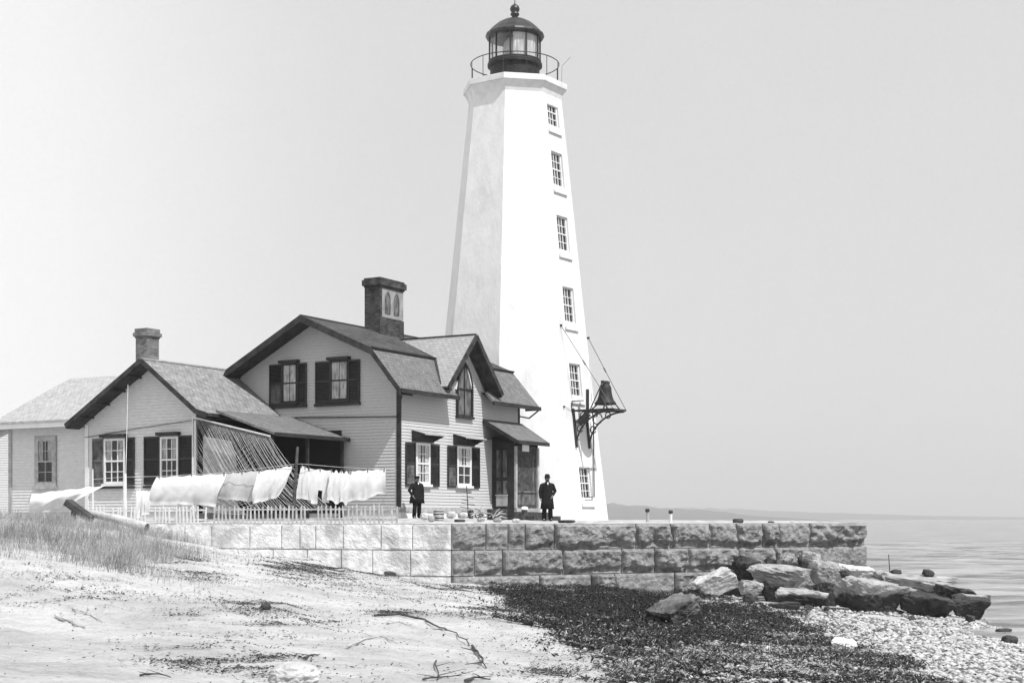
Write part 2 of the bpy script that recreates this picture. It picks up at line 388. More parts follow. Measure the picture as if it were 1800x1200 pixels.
# sea
def sea_mat():
    m = bpy.data.materials.new('sea_water'); m.use_nodes = True; nt = m.node_tree; N = nt.nodes; L = nt.links
    b = N['Principled BSDF']; b.inputs['Base Color'].default_value = (.26,.26,.26,1); b.inputs['Roughness'].default_value = .2; b.inputs['IOR'].default_value = 1.33
    tc = N.new('ShaderNodeTexCoord'); mp = N.new('ShaderNodeMapping'); mp.inputs['Scale'].default_value = (.16, .42, 1); mp.inputs['Rotation'].default_value = (0,0,R(-8)); L.new(tc.outputs['Object'], mp.inputs[0])
    n = N.new('ShaderNodeTexNoise'); n.inputs['Scale'].default_value = 1.1; n.inputs['Detail'].default_value = 7; n.inputs['Roughness'].default_value = .6; L.new(mp.outputs[0], n.inputs['Vector'])
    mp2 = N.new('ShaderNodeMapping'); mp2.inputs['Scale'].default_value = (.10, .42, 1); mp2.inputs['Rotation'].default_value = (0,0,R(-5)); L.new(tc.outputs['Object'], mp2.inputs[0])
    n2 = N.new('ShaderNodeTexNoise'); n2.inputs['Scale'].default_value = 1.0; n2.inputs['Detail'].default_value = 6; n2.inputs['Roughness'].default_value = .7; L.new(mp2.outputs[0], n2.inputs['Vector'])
    r2 = N.new('ShaderNodeMapRange'); r2.inputs['From Min'].default_value = .38; r2.inputs['From Max'].default_value = .60; r2.inputs['To Min'].default_value = .07; r2.inputs['To Max'].default_value = .33; L.new(n2.outputs['Fac'], r2.inputs['Value']); L.new(r2.outputs[0], b.inputs['Base Color'])  # ripple sheen painted into the water colour as light and dark streaks
    bp = N.new('ShaderNodeBump'); bp.inputs['Strength'].default_value = .8; bp.inputs['Distance'].default_value = .5; L.new(n.outputs['Fac'], bp.inputs['Height']); L.new(bp.outputs[0], b.inputs['Normal'])
    return m
gx2 = axis(8, 75, .5, -60, 4000); gy2 = axis(28, 190, .4, -60, 5200)
X2, Y2 = np.meshgrid(gx2, gy2); fade = np.clip(1-(Y2-120)/120, 0, 1)*np.clip(1-(X2-70)/60, 0, 1)
Z2 = -3.0 + fade*np.clip((Y2-26)/20,.25,1)*(.05*np.sin(X2*.3+Y2*1.05+3*vnoise(X2*.15, Y2*.2, 2)) + .19*fbm(X2*.22+Y2*.05, Y2*.7, 4, 4))
idx = np.arange(len(gx2)*len(gy2)).reshape(len(gy2), len(gx2))
q2 = np.stack([idx[:-1,:-1], idx[:-1,1:], idx[1:,1:], idx[1:,:-1]], -1).reshape(-1, 4)
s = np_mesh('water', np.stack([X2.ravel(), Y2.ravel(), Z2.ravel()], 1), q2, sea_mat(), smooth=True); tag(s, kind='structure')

# far shore: two low ranges of wooded land beyond the water
def shore(name, D, pts, depth, seed, g):
    v = []; f = []; xs = np.linspace(pts[0][0], pts[-1][0], 160); rows = 8
    hh = np.interp(xs, [p[0] for p in pts], [p[1] for p in pts])
    for r in range(rows):
        t = r/(rows-1); prof = math.sin(t*math.pi/2)
        for x, h in zip(xs, hh):
            d = D+depth*t; zt = max(-3.0, (HZ-h)/FPX*(D+depth)); n = mnoise.noise(V(x*.05, r*.7, seed))*.18
            z = -3.4 + (zt+3.4)*prof*(1+n*(1 if h < 905 else .3))
            v.append(((x-900)/FPX*(D+depth*.6), d, z))
    for r in range(rows-1):
        for j in range(159): f.append((r*160+j, r*160+j+1, (r+1)*160+j+1, (r+1)*160+j))
    o = np_mesh(name, v, f, g, smooth=True); return tag(o, kind='structure')
land1 = mat('far_wooded_land', .07, .95, .4, .05); land2 = mat('far_hazy_land', .09, .95, .3, .02)
shore('hills', 2600, [(700,885),(1070,885),(1110,887),(1180,893),(1260,897),(1330,905),(1400,910),(1440,914)], 700, 3, land1)
shore('hills', 4200, [(600,893),(1000,893),(1200,892),(1300,894),(1420,899),(1500,901),(1620,905),(1800,908),(2100,910)], 900, 8, land2)

# ------------------------------------------------------------------ sea wall
def wall_segment(thing_name, label, d, courses, m_face, rough, end_a, seed):
    root = empty(thing_name, C0, 0, label, 'sea wall')
    nrm = V(-d.y, d.x, 0)
    if nrm.y > 0: nrm = -nrm                 # outward
    rr = random.Random(seed)
    for ci, (z1, z0, joints) in enumerate(courses):
        v = []; f = []
        a = [line_px(C0, d, j) for j in joints[:-1]] + [joints[-1] if joints[-1] < 60 else line_px(C0, d, joints[-1])]
        a[0] = 0.0
        for k in range(len(a)-1):
            a0, a1 = a[k]+.018, a[k+1]-.018
            if a1-a0 < .1: continue
            step = .04; na = max(4, int((a1-a0)/step)); nz = max(6, int((z1-z0)/step))
            tip = rr.uniform(-.02, .04); slump = 0
            base = len(v); so_ = rr.uniform(0, 100); amp = rough*rr.uniform(.35, 1.35)
            for iz in range(nz+1):
                for ia in range(na+1):
                    u = ia/na; t = iz/nz
                    aa = a0+(a1-a0)*u; zz = z0+.012+(z1-z0-.024)*t
                    e = min(1, min(u, 1-u)*(a1-a0)/.06)*min(1, min(t*1.5, (1-t))*(z1-z0)/.07)
                    p = V(aa*1.6+so_, zz*1.9, ci*3.1)
                    h = mnoise.fractal(p*1.25, .9, 2.2, 6)
                    rid = 1-abs(mnoise.noise(p*1.2))*2.6
                    belly = math.sin(math.pi*min(1, t*.75+.18))
                    tb = t + .16*mnoise.noise(V(aa*1.7+so_, ci*5.3, 1.5)) + .05*mnoise.noise(V(aa*6+so_, zz*6, 2.5))
                    lip = min(1, max(0, (tb-.10)/.20)); lip = lip*lip*(3-2*lip)
                    fine = mnoise.fractal(p*5.5, .7, 2.1, 4)
                    if rough > .1: off = max(-.045, amp*e*(.75*lip - .15 + .55*h + .30*max(-.3, rid)) + .022*e*fine + tip*.4) + (.16 if ci == 2 else 0)
                    else: off = max(-.045, amp*e*(.3*belly + .6*h + .3*rid) + .010*fine + tip*.3)
                    q = d*aa + nrm*(off) + V(0,0,zz)
                    v.append(tuple(q))
            w_ = na+1
            for iz in range(nz):
                for ia in range(na):
                    b = base+iz*w_+ia; f.append((b, b+1, b+w_+1, b+w_))
            # back of the block: rim going inward so that the joints have depth
            rim = [base+i for i in range(w_)] + [base+iz*w_+na for iz in range(1, nz+1)] + [base+nz*w_+i for i in range(na-1, -1, -1)] + [base+iz*w_ for iz in range(nz-1, 0, -1)]
            b2 = len(v)
            for i in rim:
                q = Vector(v[i]); off = q.dot(nrm); v.append(tuple(q - nrm*(off+.5)))
            for i in range(len(rim)):
                j = (i+1) % len(rim); f.append((rim[i], rim[j], b2+j, b2+i))
        o = np_mesh('stone_course', v, f, m_face, root)
    mb = MB()                                 # mortar bed behind the joints
    top = courses[0][0]; bot = courses[-1][1]
    aa0, aa1 = (.02, end_a)
    pts = [d*aa0 - nrm*.05, d*aa1 - nrm*.05, d*aa1 - nrm*.6, d*aa0 - nrm*.6]
    if d.x < 0: pts[0] = d*.09 - nrm*.05; pts[3] = d*.45 - nrm*.6
    else: pts[0] = d*.09 - nrm*.05; pts[3] = d*.45 - nrm*.6
    lo = [p+V(0,0,bot) for p in pts]; hi = [p+V(0,0,top-.03) for p in pts]
    mb.poly(lo); mb.poly(hi)
    for i in range(4): mb.poly([lo[i], lo[(i+1) % 4], hi[(i+1) % 4], hi[i]])
    mb.build('mortar_core', M['joint'], root)
    return root
wall_segment('sea_wall', 'rough grey granite sea wall in long blocks below the lighthouse, running out to the water', WR,
    [(-.145,-.90,[793,854,893,923,974,1117,1178,1247,1294,1340,1367,1422,15.0]),
     (-.905,-1.64,[793,834,883,989,1092,1150,1209,1296,1360,1421,15.1]),
     (-1.645,-2.38,[793,944,1034,1075,1181,1250,1330,14.6]),
     (-2.385,-3.3,[793,900,1000,1100,1200,1300,14.4])], M['granite'], .21, 14.9, 3)
_w = bpy.data.objects['sea_wall']; mb = MB(); _e = WR*14.75; mb.box(_e.x-.55, _e.x+.08, _e.y+.35, _e.y+58, -3.4, -.17); mb.build('end_wall', M['granite'], _w)
wall_segment('sea_wall', 'smooth whitewashed stone sea wall under the picket fence, left of the corner', WL,
    [(-.15,-.90,[793,725,670,603,555,527,495,439,372,325,262,14.0]),
     (-.905,-1.64,[793,722,655,600,540,480,418,360,14.0]),
     (-1.645,-2.4,[793,700,600,14.0])], M['granite_pale'], .022, 14, 5)

# ------------------------------------------------------------------ lighthouse
TX, TY = (905-900)/FPX*67, 67.0
TB = -.2
lh = empty('lighthouse', (TX, TY, TB), 0, 'tall white eight-sided stone lighthouse with black lantern, behind the house', 'lighthouse')
V8 = [R(-11.5+45*k) for k in range(8)]
def octp(r, z, k): return V(r*math.sin(V8[k % 8]), -r*math.cos(V8[k % 8]), z)
def r_at(z): return float(np.interp(z, [0, 4, 8.5, 14, 19.4], [4.28, 3.78, 3.26, 2.68, 2.10]))
zs = [0, 2, 4, 6.2, 8.5, 11, 14, 16.7, 19.4]
tower = MB()
for k in range(8):
    if k == 1: continue
    for a, b in zip(zs[:-1], zs[1:]):
        tower.poly([octp(r_at(a), a, k), octp(r_at(a), a, k+1), octp(r_at(b), b, k+1), octp(r_at(b), b, k)])
# the facet with the window column, openings left out and reveals built
wins = []
for py, hpx in ((190,52),(293,61),(408,62),(535,63),(668,58),(849,56)):
    D = 65.2; zc = (HZ-py)/FPX*D - TB; hh = hpx/FPX*D
    wins.append((zc-hh/2, zc+hh/2))
wins.sort()
WW = .46
def facet(wl, z, off=0):                       # point on facet 1: wl metres along it, off metres outward
    a = octp(r_at(z), z, 1); b = octp(r_at(z), z, 2); mid = (a+b)/2; t = (b-a).normalized(); n = V(mid.x, mid.y, 0).normalized()
    return mid + t*wl + n*off
def half(z): return (octp(r_at(z), z, 2)-octp(r_at(z), z, 1)).length/2
cuts = sorted(set(zs + [q for a in wins for q in a]))
for a, b in zip(cuts[:-1], cuts[1:]):
    inw = any(w0 <= (a+b)/2 <= w1 for w0, w1 in wins)
    ha, hb = half(a), half(b)
    if not inw: tower.poly([facet(-ha,a), facet(ha,a), facet(hb,b), facet(-hb,b)])
    else:
        tower.poly([facet(-ha,a), facet(-WW,a), facet(-WW,b), facet(-hb,b)]); tower.poly([facet(WW,a), facet(ha,a), facet(hb,b), facet(WW,b)])
RV = -.15
for w0, w1 in wins:
    tower.poly([facet(-WW,w0), facet(-WW,w0,RV), facet(-WW,w1,RV), facet(-WW,w1)]); tower.poly([facet(WW,w0), facet(WW,w1), facet(WW,w1,RV), facet(WW,w0,RV)])
    tower.poly([facet(-WW,w0), facet(WW,w0), facet(WW,w0,RV), facet(-WW,w0,RV)]); tower.poly([facet(-WW,w1), facet(-WW,w1,RV), facet(WW,w1,RV), facet(WW,w1)])
tower.build('tower_shaft', M['tower'], lh)
for w0, w1 in wins:
    fr = MB(); H = w1-w0
    def fbar(u0, u1, z0, z1, o0, o1, mb): 
        P = [facet(u, z, o) for z in (z0, z1) for o in (o0, o1) for u in (u0, u1)]
        i = len(mb.v); mb.v += [tuple(p) for p in P]
        for f in ((0,2,3,1),(4,5,7,6),(0,1,5,4),(2,6,7,3),(0,4,6,2),(1,3,7,5)): mb.f.append(tuple(i+q for q in f)); mb.m.append(0)
    o0, o1 = RV-.02, RV+.06
    fbar(-WW,-WW+.07,w0,w1,o0,o1,fr); fbar(WW-.07,WW,w0,w1,o0,o1,fr); fbar(-WW+.07,WW-.07,w0,w0+.07,o0,o1,fr); fbar(-WW+.07,WW-.07,w1-.06,w1,o0,o1,fr)
    fbar(-WW+.07,WW-.07,w0+H*.48,w0+H*.48+.05,o0,o1-.005,fr)
    for c in (-.11,.11): fbar(c-.016,c+.016,w0+.07,w1-.06,o0+.01,o1-.02,fr)
    for q in (.25,.72): fbar(-WW+.07,WW-.07,w0+H*q,w0+H*q+.03,o0+.012,o1-.022,fr)
    wo = fr.build('window', M['white_trim'], lh)
    pn = MB(); pn.poly([facet(-WW,w0,RV+.0), facet(WW,w0,RV+.0), facet(WW,w1,RV+.0), facet(-WW,w1,RV+.0)]); pn.build('pane', M['glass'], wo)
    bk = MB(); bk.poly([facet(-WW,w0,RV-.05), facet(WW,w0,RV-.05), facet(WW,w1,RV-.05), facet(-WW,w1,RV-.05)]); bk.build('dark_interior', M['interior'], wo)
    sb = MB(); fbar(-WW-.08,WW+.08,w0-.34,w0-.22,-.05,.09,sb); sb.build('sill', M['tower_trim'], wo)
# cornice and gallery
def octring(mb, prof, m=0):
    for (r0, z0), (r1, z1) in zip(prof[:-1], prof[1:]):
        for k in range(8): mb.poly([octp(r0,z0,k), octp(r0,z0,k+1), octp(r1,z1,k+1), octp(r1,z1,k)], m)
GZ = 19.72
c = MB(); octring(c, [(2.09,18.55),(2.16,18.58),(2.14,19.0),(2.20,19.2),(2.34,19.44),(2.40,19.46),(2.40,19.70),(2.36,GZ),(.2,GZ)]); c.build('gallery', M['tower_trim'], lh)
rail = MB(); RR = 2.0
ring = [V(RR*math.cos(a), RR*math.sin(a), GZ+1.0) for a in np.linspace(0, 2*math.pi, 65)]
rail.tube(ring, .022, 6, cap=False)
ro = rail.build('gallery_railing', M['iron'], lh)
for k in range(12):
    a = R(15+30*k); st = MB(); st.tube([V(RR*math.cos(a), RR*math.sin(a), GZ), V(RR*math.cos(a), RR*math.sin(a), GZ+1.0)], .018, 6); st.build('stanchion', M['iron'], ro)
d = MB(); d.lathe([(1.2,GZ-.02),(1.2,GZ+.08),(1.12,GZ+.1),(1.12,GZ+.86),(1.24,GZ+.9),(1.24,GZ+1.02),(1.2,GZ+1.06),(1.2,GZ+1.14)], 40); d.build('lantern_base', M['iron_rust'], lh, smooth=False)
G0, G1 = GZ+1.14, GZ+2.28
gl = MB()
for k in range(10):
    a, b = R(36*k+8), R(36*k+44); r = 1.15
    gl.poly([V(r*math.cos(a),r*math.sin(a),G0), V(r*math.cos(b),r*math.sin(b),G0), V(r*math.cos(b),r*math.sin(b),G1), V(r*math.cos(a),r*math.sin(a),G1)])
glo = gl.build('lantern_glazing', M['glass'], lh)
for k in range(10):
    a = R(36*k+8); b_ = MB(); r = 1.16; b_.bar(V(r*math.cos(a),r*math.sin(a),G0), V(r*math.cos(a),r*math.sin(a),G1), .06, .06, up=(math.cos(a),math.sin(a),0)); b_.build('glazing_bar', M['iron'], glo)
ln = MB(); ln.lathe([(.3,G0-.1),(.48,G0+.15),(.56,G0+.5),(.5,G0+.85),(.3,G0+1.1)], 20); ln.build('lens', M['lens'], lh, smooth=True)
cu = MB()                                       # drapes drawn on the sunny side
for k in range(26):
    a = R(-95+ k*4.2); b = R(-95+(k+1)*4.2); ra = 1.04+.025*(k % 2); rb = 1.04+.025*((k+1) % 2)
    cu.poly([V(ra*math.cos(a),ra*math.sin(a),G0+.02), V(rb*math.cos(b),rb*math.sin(b),G0+.02), V(rb*math.cos(b),rb*math.sin(b),G1-.05), V(ra*math.cos(a),ra*math.sin(a),G1-.05)])
cu.build('lantern_drape', M['lens'], lh)
fl = MB(); fl.lathe([(1.1,G0-.01),(.2,G0)], 24, cap=False); fl.build('lantern_floor', M['iron'], lh)
dm = MB(); dm.lathe([(1.15,G1-.1),(1.3,G1-.08),(1.34,G1),(1.32,G1+.08),(1.24,G1+.14),(1.08,G1+.32),(.82,G1+.55),(.52,G1+.72),(.26,G1+.80),(.2,G1+.84)], 20); dm.build('dome', M['dome'], lh)
bl = MB(); z = G1+.82; bl.lathe([(.16,z),(.13,z+.1),(.2,z+.16),(.2,z+.22),(.15,z+.27),(.21,z+.36),(.22,z+.45),(.18,z+.56),(.08,z+.63),(.03,z+.68)], 20); bl.build('ventilator_ball', M['iron'], lh, smooth=True)
sp = MB(); sp.tube([V(0,0,z+.6), V(0,0,z+1.0)], [.03,.008], 6); sp.build('lightning_rod', M['iron'], lh)
cr_ = MB(); cr_.tube([V(2.1,-.5,GZ), V(2.12,-.5,GZ+.8), V(2.5,-.7,GZ+1.15)], .008, 5); cr_.build('flag_arm', M['iron'], lh)

# ------------------------------------------------------------------ fog bell on the tower
nf = V(facet(0,5,1).x-facet(0,5,0).x, facet(0,5,1).y-facet(0,5,0).y, 0); tf_ = (octp(1,0,2)-octp(1,0,1)).normalized()
fb = empty('fog_bell', V(TX,TY,TB)+facet(0,4.9), 0, 'dark fog bell on an iron scroll bracket high on the lighthouse wall', 'bell')
def FB(t, o, z): return tf_*t + nf*o + V(0,0,z)
PO = 2.05
pl = MB()
for t in (-.55,.55): pl.bar(FB(t,-.05,.0), FB(t,PO,.0), .07, .09)
for o in (.35,1.0,PO): pl.bar(FB(-.55,o,.0), FB(.55,o,.0), .06, .07)
pl.build('platform', M['iron'], fb)
for t in (-.55,.55):
    b = MB()
    b.bar(FB(t,.04,.1), FB(t,.23,-1.6), .09, .09)
    arc = [FB(t, .22+ (PO-.3)*(1-math.cos(a)), -1.5+1.45*math.sin(a)) for a in np.linspace(0, math.pi/2, 14)]
    b.tube(arc, .042, 6)
    for cx, cz, rr_ in ((.62,-.30,.24),(1.16,-.17,.13),(.40,-.78,.15)):
        b.tube([FB(t, cx+rr_*math.cos(a), cz+rr_*math.sin(a)) for a in np.linspace(0, 5.9, 18)], .028, 5)
    b.build('scroll_bracket', M['iron'], fb)
BO = 1.35
bell = MB(); bell.lathe([(r_*.87, .25+(z_-.25)*.88) for r_, z_ in [(.0,1.28),(.12,1.28),(.24,1.22),(.30,1.08),(.31,.92),(.35,.68),(.42,.48),(.53,.34),(.55,.27),(.50,.25),(.40,.32),(.2,.9)]], 28, FB(0,BO,0), cap=False); bell.build('bell', M['iron_rust'], fb, smooth=True)
yk = MB()
for t in (-.62,.62):
    yk.bar(FB(t*.9,BO-.45,0), FB(t*.45,BO,1.2), .05, .05); yk.bar(FB(t*.9,BO+.45,0), FB(t*.6,BO,.6), .05, .05)
yk.bar(FB(-.30,BO,1.22), FB(.30,BO,1.22), .1, .12); yk.tube([FB(0,BO,1.12), FB(0,BO,1.28)], .12, 10)
yk.build('bell_yoke', M['iron'], fb)
sb = MB(); sb.bar(FB(-.1,.5,-.35), FB(-.1,.5,.95), .16, .14); sb.bar(FB(-.1,.5,-.1), FB(-.1,1.1,.35), .05, .05); sb.bar(FB(-.45,.25,-.55), FB(-.2,.6,-.1), .3, .3); sb.build('striker', M['iron'], fb)
st = MB(); st.bar(FB(-.62,.02,.42), FB(-.62,.62,.42), .04, .04); st.bar(FB(-.62,.02,-.02), FB(-.62,.02,.42), .04, .04); st.bar(FB(-.62,.02,-.02), FB(-.62,.62,-.02), .04, .04); st.build('guard_frame', M['iron'], fb)
for t, pxy in ((-.55,(985,575)),(.55,(1033,588))):
    zt = (HZ-pxy[1])/FPX*65.2-TB; tt = line_px(V(TX,TY,0)+facet(0,zt).to_2d().to_3d(), tf_, pxy[0])
    top_ = facet(tt, zt, .03)-facet(0,4.9)
    s_ = MB(); s_.tube([top_, FB(t,PO,.03)], .014, 5); s_.tube([top_-nf*.05, top_+nf*.05], .05, 8); s_.tube([top_.lerp(FB(t,PO,0),.42), top_.lerp(FB(t,PO,0),.48)], .028, 6); s_.build('stay_rod', M['iron'], fb)
dr = MB()
zz = [(1040,770),(1041,873)]
pz = [((HZ-y)/FPX*65-TB) for x, y in zz]; tp = [line_px(V(TX,TY,0)+facet(0,zq).to_2d().to_3d(), tf_, x) for (x, y), zq in zip(zz, pz)]
P0 = facet(tp[0], pz[0], .1)-facet(0,4.9); P1 = facet(tp[1], pz[1], .1)-facet(0,4.9)
dr.tube([P0+V(0,0,1.0), P0, P1, P1-tf_*.7], .03, 6); dr.build('weight_pipe', M['iron'], fb)
wz = (HZ-718)/FPX*65.2-TB; wt = line_px(V(TX,TY,0)+facet(0,wz).to_2d().to_3d(), tf_, 985)
wr = MB(); q0 = facet(-half(wz)*.9, wz, .05)-facet(0,4.9); wr.tube([q0, FB(-.62,.03,.0)], .008, 4); wr.tube([q0-nf*.1, q0+nf*.03], .04, 8); wr.build('bell_wire', M['iron'], fb)

# ------------------------------------------------------------------ houses
HA = R(60.4); H0 = V((703-900)/FPX*54, 54, 0)
def mF(s, z, o): return V(s, -o, z)               # front face of the main house
def mG(s, z, o): return V(-o, s, z)               # gable end of the main house
def mbox(mb, mp, s0, s1, z0, z1, o0, o1, m=0):
    P = [mp(s, z, o) for z in (z0, z1) for o in (o0, o1) for s in (s0, s1)]
    i = len(mb.v); mb.v += [tuple(p) for p in P]
    for f in ((0,2,3,1),(4,5,7,6),(0,1,5,4),(2,6,7,3),(0,4,6,2),(1,3,7,5)): mb.f.append(tuple(i+q for q in f)); mb.m.append(m)
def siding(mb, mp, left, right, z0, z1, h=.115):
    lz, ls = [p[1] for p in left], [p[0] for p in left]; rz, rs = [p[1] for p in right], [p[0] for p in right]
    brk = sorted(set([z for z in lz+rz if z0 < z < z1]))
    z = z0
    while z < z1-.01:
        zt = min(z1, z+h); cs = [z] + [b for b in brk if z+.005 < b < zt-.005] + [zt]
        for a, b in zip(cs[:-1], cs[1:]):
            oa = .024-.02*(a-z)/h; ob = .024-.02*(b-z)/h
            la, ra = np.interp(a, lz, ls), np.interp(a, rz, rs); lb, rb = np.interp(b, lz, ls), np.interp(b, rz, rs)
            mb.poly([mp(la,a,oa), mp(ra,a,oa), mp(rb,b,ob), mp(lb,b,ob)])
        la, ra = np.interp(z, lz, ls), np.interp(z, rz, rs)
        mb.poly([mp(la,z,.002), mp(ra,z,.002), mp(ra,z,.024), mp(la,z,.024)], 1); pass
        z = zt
def window(par, mp, s0, s1, z0, z1, cols=2, rows=2, trim='white_trim', curtain=None, fw=.09, half_curtain=False, sill=True, base=.03):
    fr = MB(); o0, o1 = base, base+.055
    mbox(fr, mp, s0, s0+fw, z0, z1, o0, o1); mbox(fr, mp, s1-fw, s1, z0, z1, o0, o1)
    mbox(fr, mp, s0+fw, s1-fw, z0, z0+fw, o0, o1); mbox(fr, mp, s0+fw, s1-fw, z1-fw, z1, o0, o1)
    zm = (z0+z1)/2; mbox(fr, mp, s0+fw, s1-fw, zm-.03, zm+.03, o0, o1-.006)
    for k in range(1, cols):
        x = s0+fw+(s1-s0-2*fw)*k/cols; mbox(fr, mp, x-.015, x+.015, z0+fw, z1-fw, o0+.004, o1-.015)
    for (a, b) in ((z0+fw, zm-.03), (zm+.03, z1-fw)):
        for k in range(1, rows):
            y = a+(b-a)*k/rows; mbox(fr, mp, s0+fw, s1-fw, y-.014, y+.014, o0+.006, o1-.018)
    wo = fr.build('window', M[trim], par)
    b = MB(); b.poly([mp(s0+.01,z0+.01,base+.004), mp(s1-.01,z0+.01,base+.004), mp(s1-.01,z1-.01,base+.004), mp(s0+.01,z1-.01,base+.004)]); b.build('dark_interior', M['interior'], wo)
    if curtain:
        c = MB(); i0, i1 = s0+fw, s1-fw; W_ = i1-i0
        zc0 = zm if half_curtain else z0+fw
        for (a, bb) in ((i0, i0+W_*.36), (i1-W_*.30, i1)):
            n = 6
            for k in range(n):
                u0, u1 = a+(bb-a)*k/n, a+(bb-a)*(k+1)/n; p0, p1 = base+.008+.006*(k % 2), base+.008+.006*((k+1) % 2)
                c.poly([mp(u0,zc0,p0), mp(u1,zc0,p1), mp(u1,z1-fw,p1), mp(u0,z1-fw,p0)])
        c.build('curtain', M[curtain], wo)
    g_ = MB(); g_.poly([mp(s0+fw,z0+fw,base+.022), mp(s1-fw,z0+fw,base+.022), mp(s1-fw,z1-fw,base+.022), mp(s0+fw,z1-fw,base+.022)]); g_.build('pane', M['glass'], wo)
    if sill:
        s_ = MB(); mbox(s_, mp, s0-.06, s1+.06, z0-.09, z0-.004, .02, .15); s_.build('sill', M[trim], wo)
    return wo
def shutter(par, mp, s0, s1, z0, z1, m='shutter', open_=0, hinge=None, worn_below=None):
    mb = MB(); fw = .055; base = .035
    def q(s, z, o):
        if not open_: return mp(s, z, o)
        h = hinge; dd = s-h; return mp(h+dd*math.cos(open_), z, o+abs(dd)*math.sin(open_))
    zm = z0+(z1-z0)*.52
    mbox(mb, q, s0, s0+fw, z0, z1, base, base+.045); mbox(mb, q, s1-fw, s1, z0, z1, base, base+.045)
    for a, b in ((z0, z0+.08), (zm-.04, zm+.04), (z1-.07, z1)): mbox(mb, q, s0+fw, s1-fw, a, b, base, base+.043)
    def slats(a, b, m_):
        z = a
        while z < b-.02:
            P = [q(s0+fw, z, base+.035), q(s1-fw, z, base+.035), q(s1-fw, z+.05, base+.008), q(s0+fw, z+.05, base+.008)]
            mb.poly(P, m_); z += .05
    slats(zm+.04, z1-.07, 0); slats(z0+.08, zm-.04, 1 if worn_below else 0)
    return mb.build('shutter', [M[m], M[worn_below or m]], par)

# ---- main gambrel house
mh = empty('keeper_house', H0, HA, 'white clapboard house with gambrel roof and pointed front dormer, in front of the lighthouse', 'house')
LEN = 8.86; YB = 7.7; EZ = 4.64; BY, BZ = .72, 6.18; RY, RZ = 3.9, 7.55; KY, KZ = 7.45, 5.72; KY2, KZ2 = 8.2, 4.65
prof = [(0,-.3),(0,5.2),(BY+.06,BZ-.14),(RY,RZ-.16),(KY-.1,KZ-.12),(YB,5.2),(YB,-.3)]
wl = MB()
for x in (.02, LEN-.02): wl.poly([V(x, y, z) for y, z in prof])
for (y0, z0), (y1, z1) in zip(prof[:-1], prof[1:]):
    yy0 = .02 if y0 == 0 else y0; yy1 = .02 if y1 == 0 else y1
    wl.poly([V(.02,yy0,z0), V(LEN-.02,yy0,z0), V(LEN-.02,yy1,z1), V(.02,yy1,z1)])
siding(wl, mG, [(0,0),(0,5.22),(BY+.04,BZ-.13),(RY-.02,RZ-.15)], [(YB,0),(YB,5.2),(KY-.1,KZ-.12),(RY+.02,RZ-.15)], .42, RZ-.16)
siding(wl, mF, [(0,.0),(0,9)], [(LEN,.0),(LEN,9)], .42, 5.1)
# front dormer gable, flush with the front wall
siding(wl, mF, [(2.75,5.1),(4.36,6.95)], [(6.01,5.1),(4.40,6.95)], 5.1, 6.9)
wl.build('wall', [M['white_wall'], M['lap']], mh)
fd = MB(); mbox(fd, mF, -.03, LEN+.03, -.3, .24, -.02, .02); mbox(fd, mG, -.03, YB, -.3, .24, -.02, .02); fd.build('foundation', M['white_trim'], mh)
wt = MB(); mbox(wt, mF, -.03, LEN+.03, .24, .42, -.02, .05); mbox(wt, mG, -.055, YB, .24, .42, -.02, .055); wt.build('water_table', M['grey_trim'], mh)
cb = MB(); mbox(cb, mF, -.035, .05, .42, 5.15, .0, .035); mbox(cb, mG, -.03, .13, .42, 5.15, .0, .04); cb.build('corner_board', M['dark_trim'], mh)
cb = MB(); mbox(cb, mF, LEN-.1, LEN+.04, .42, 5.15, .0, .035); cb.build('corner_board', M['dark_trim'], mh)
# roof
X0, X1 = -.85, LEN+.75
def low(x, t): return V(x, -.6+(BY+.6)*t, EZ+(BZ-EZ)*t)
TH = .10
rf = MB(); rf.slab([low(X0,0), low(3.14,0), low(3.05,.27), low(2.52,.29), low(3.5,1), low(X0,1)], TH); rf.slab([low(5.72,0), low(X1,0), low(X1,1), low(5.26,1), low(6.25,.29), low(5.78,.27)], TH)
roof = rf.build('roof', M['roof_mid'], mh)
ru = MB(); ru.slab([V(X0,BY-.06,BZ+.01), V(X1,BY-.06,BZ+.01), V(X1,RY,RZ+.02), V(X0,RY,RZ+.02)], TH)
ru.slab([V(X0,RY,RZ+.02), V(X1,RY,RZ+.02), V(X1,KY,KZ), V(X0,KY,KZ)], TH); ru.slab([V(X0,KY,KZ), V(X1,KY,KZ), V(X1,KY2,KZ2), V(X0,KY2,KZ2)], TH)
ru.build('upper_roof', M['roof_dark'], mh)
DX, DZ = 4.38, 7.14
def dpl(x): return DZ-abs(DX-x)/.943
dr_ = MB()
dr_.slab([V(2.36,-.62,dpl(2.36)), V(DX,-.62,DZ), V(DX,3.0,DZ), V(3.4,.80,dpl(3.4)), V(2.36,-.18,dpl(2.36))], .09)
dr_.slab([V(6.40,-.62,dpl(6.40)), V(DX,-.62,DZ), V(DX,3.0,DZ), V(5.36,.80,dpl(5.36)), V(6.40,-.18,dpl(6.40))], .09)
dr_.build('dormer_roof', M['roof_pale'], mh)
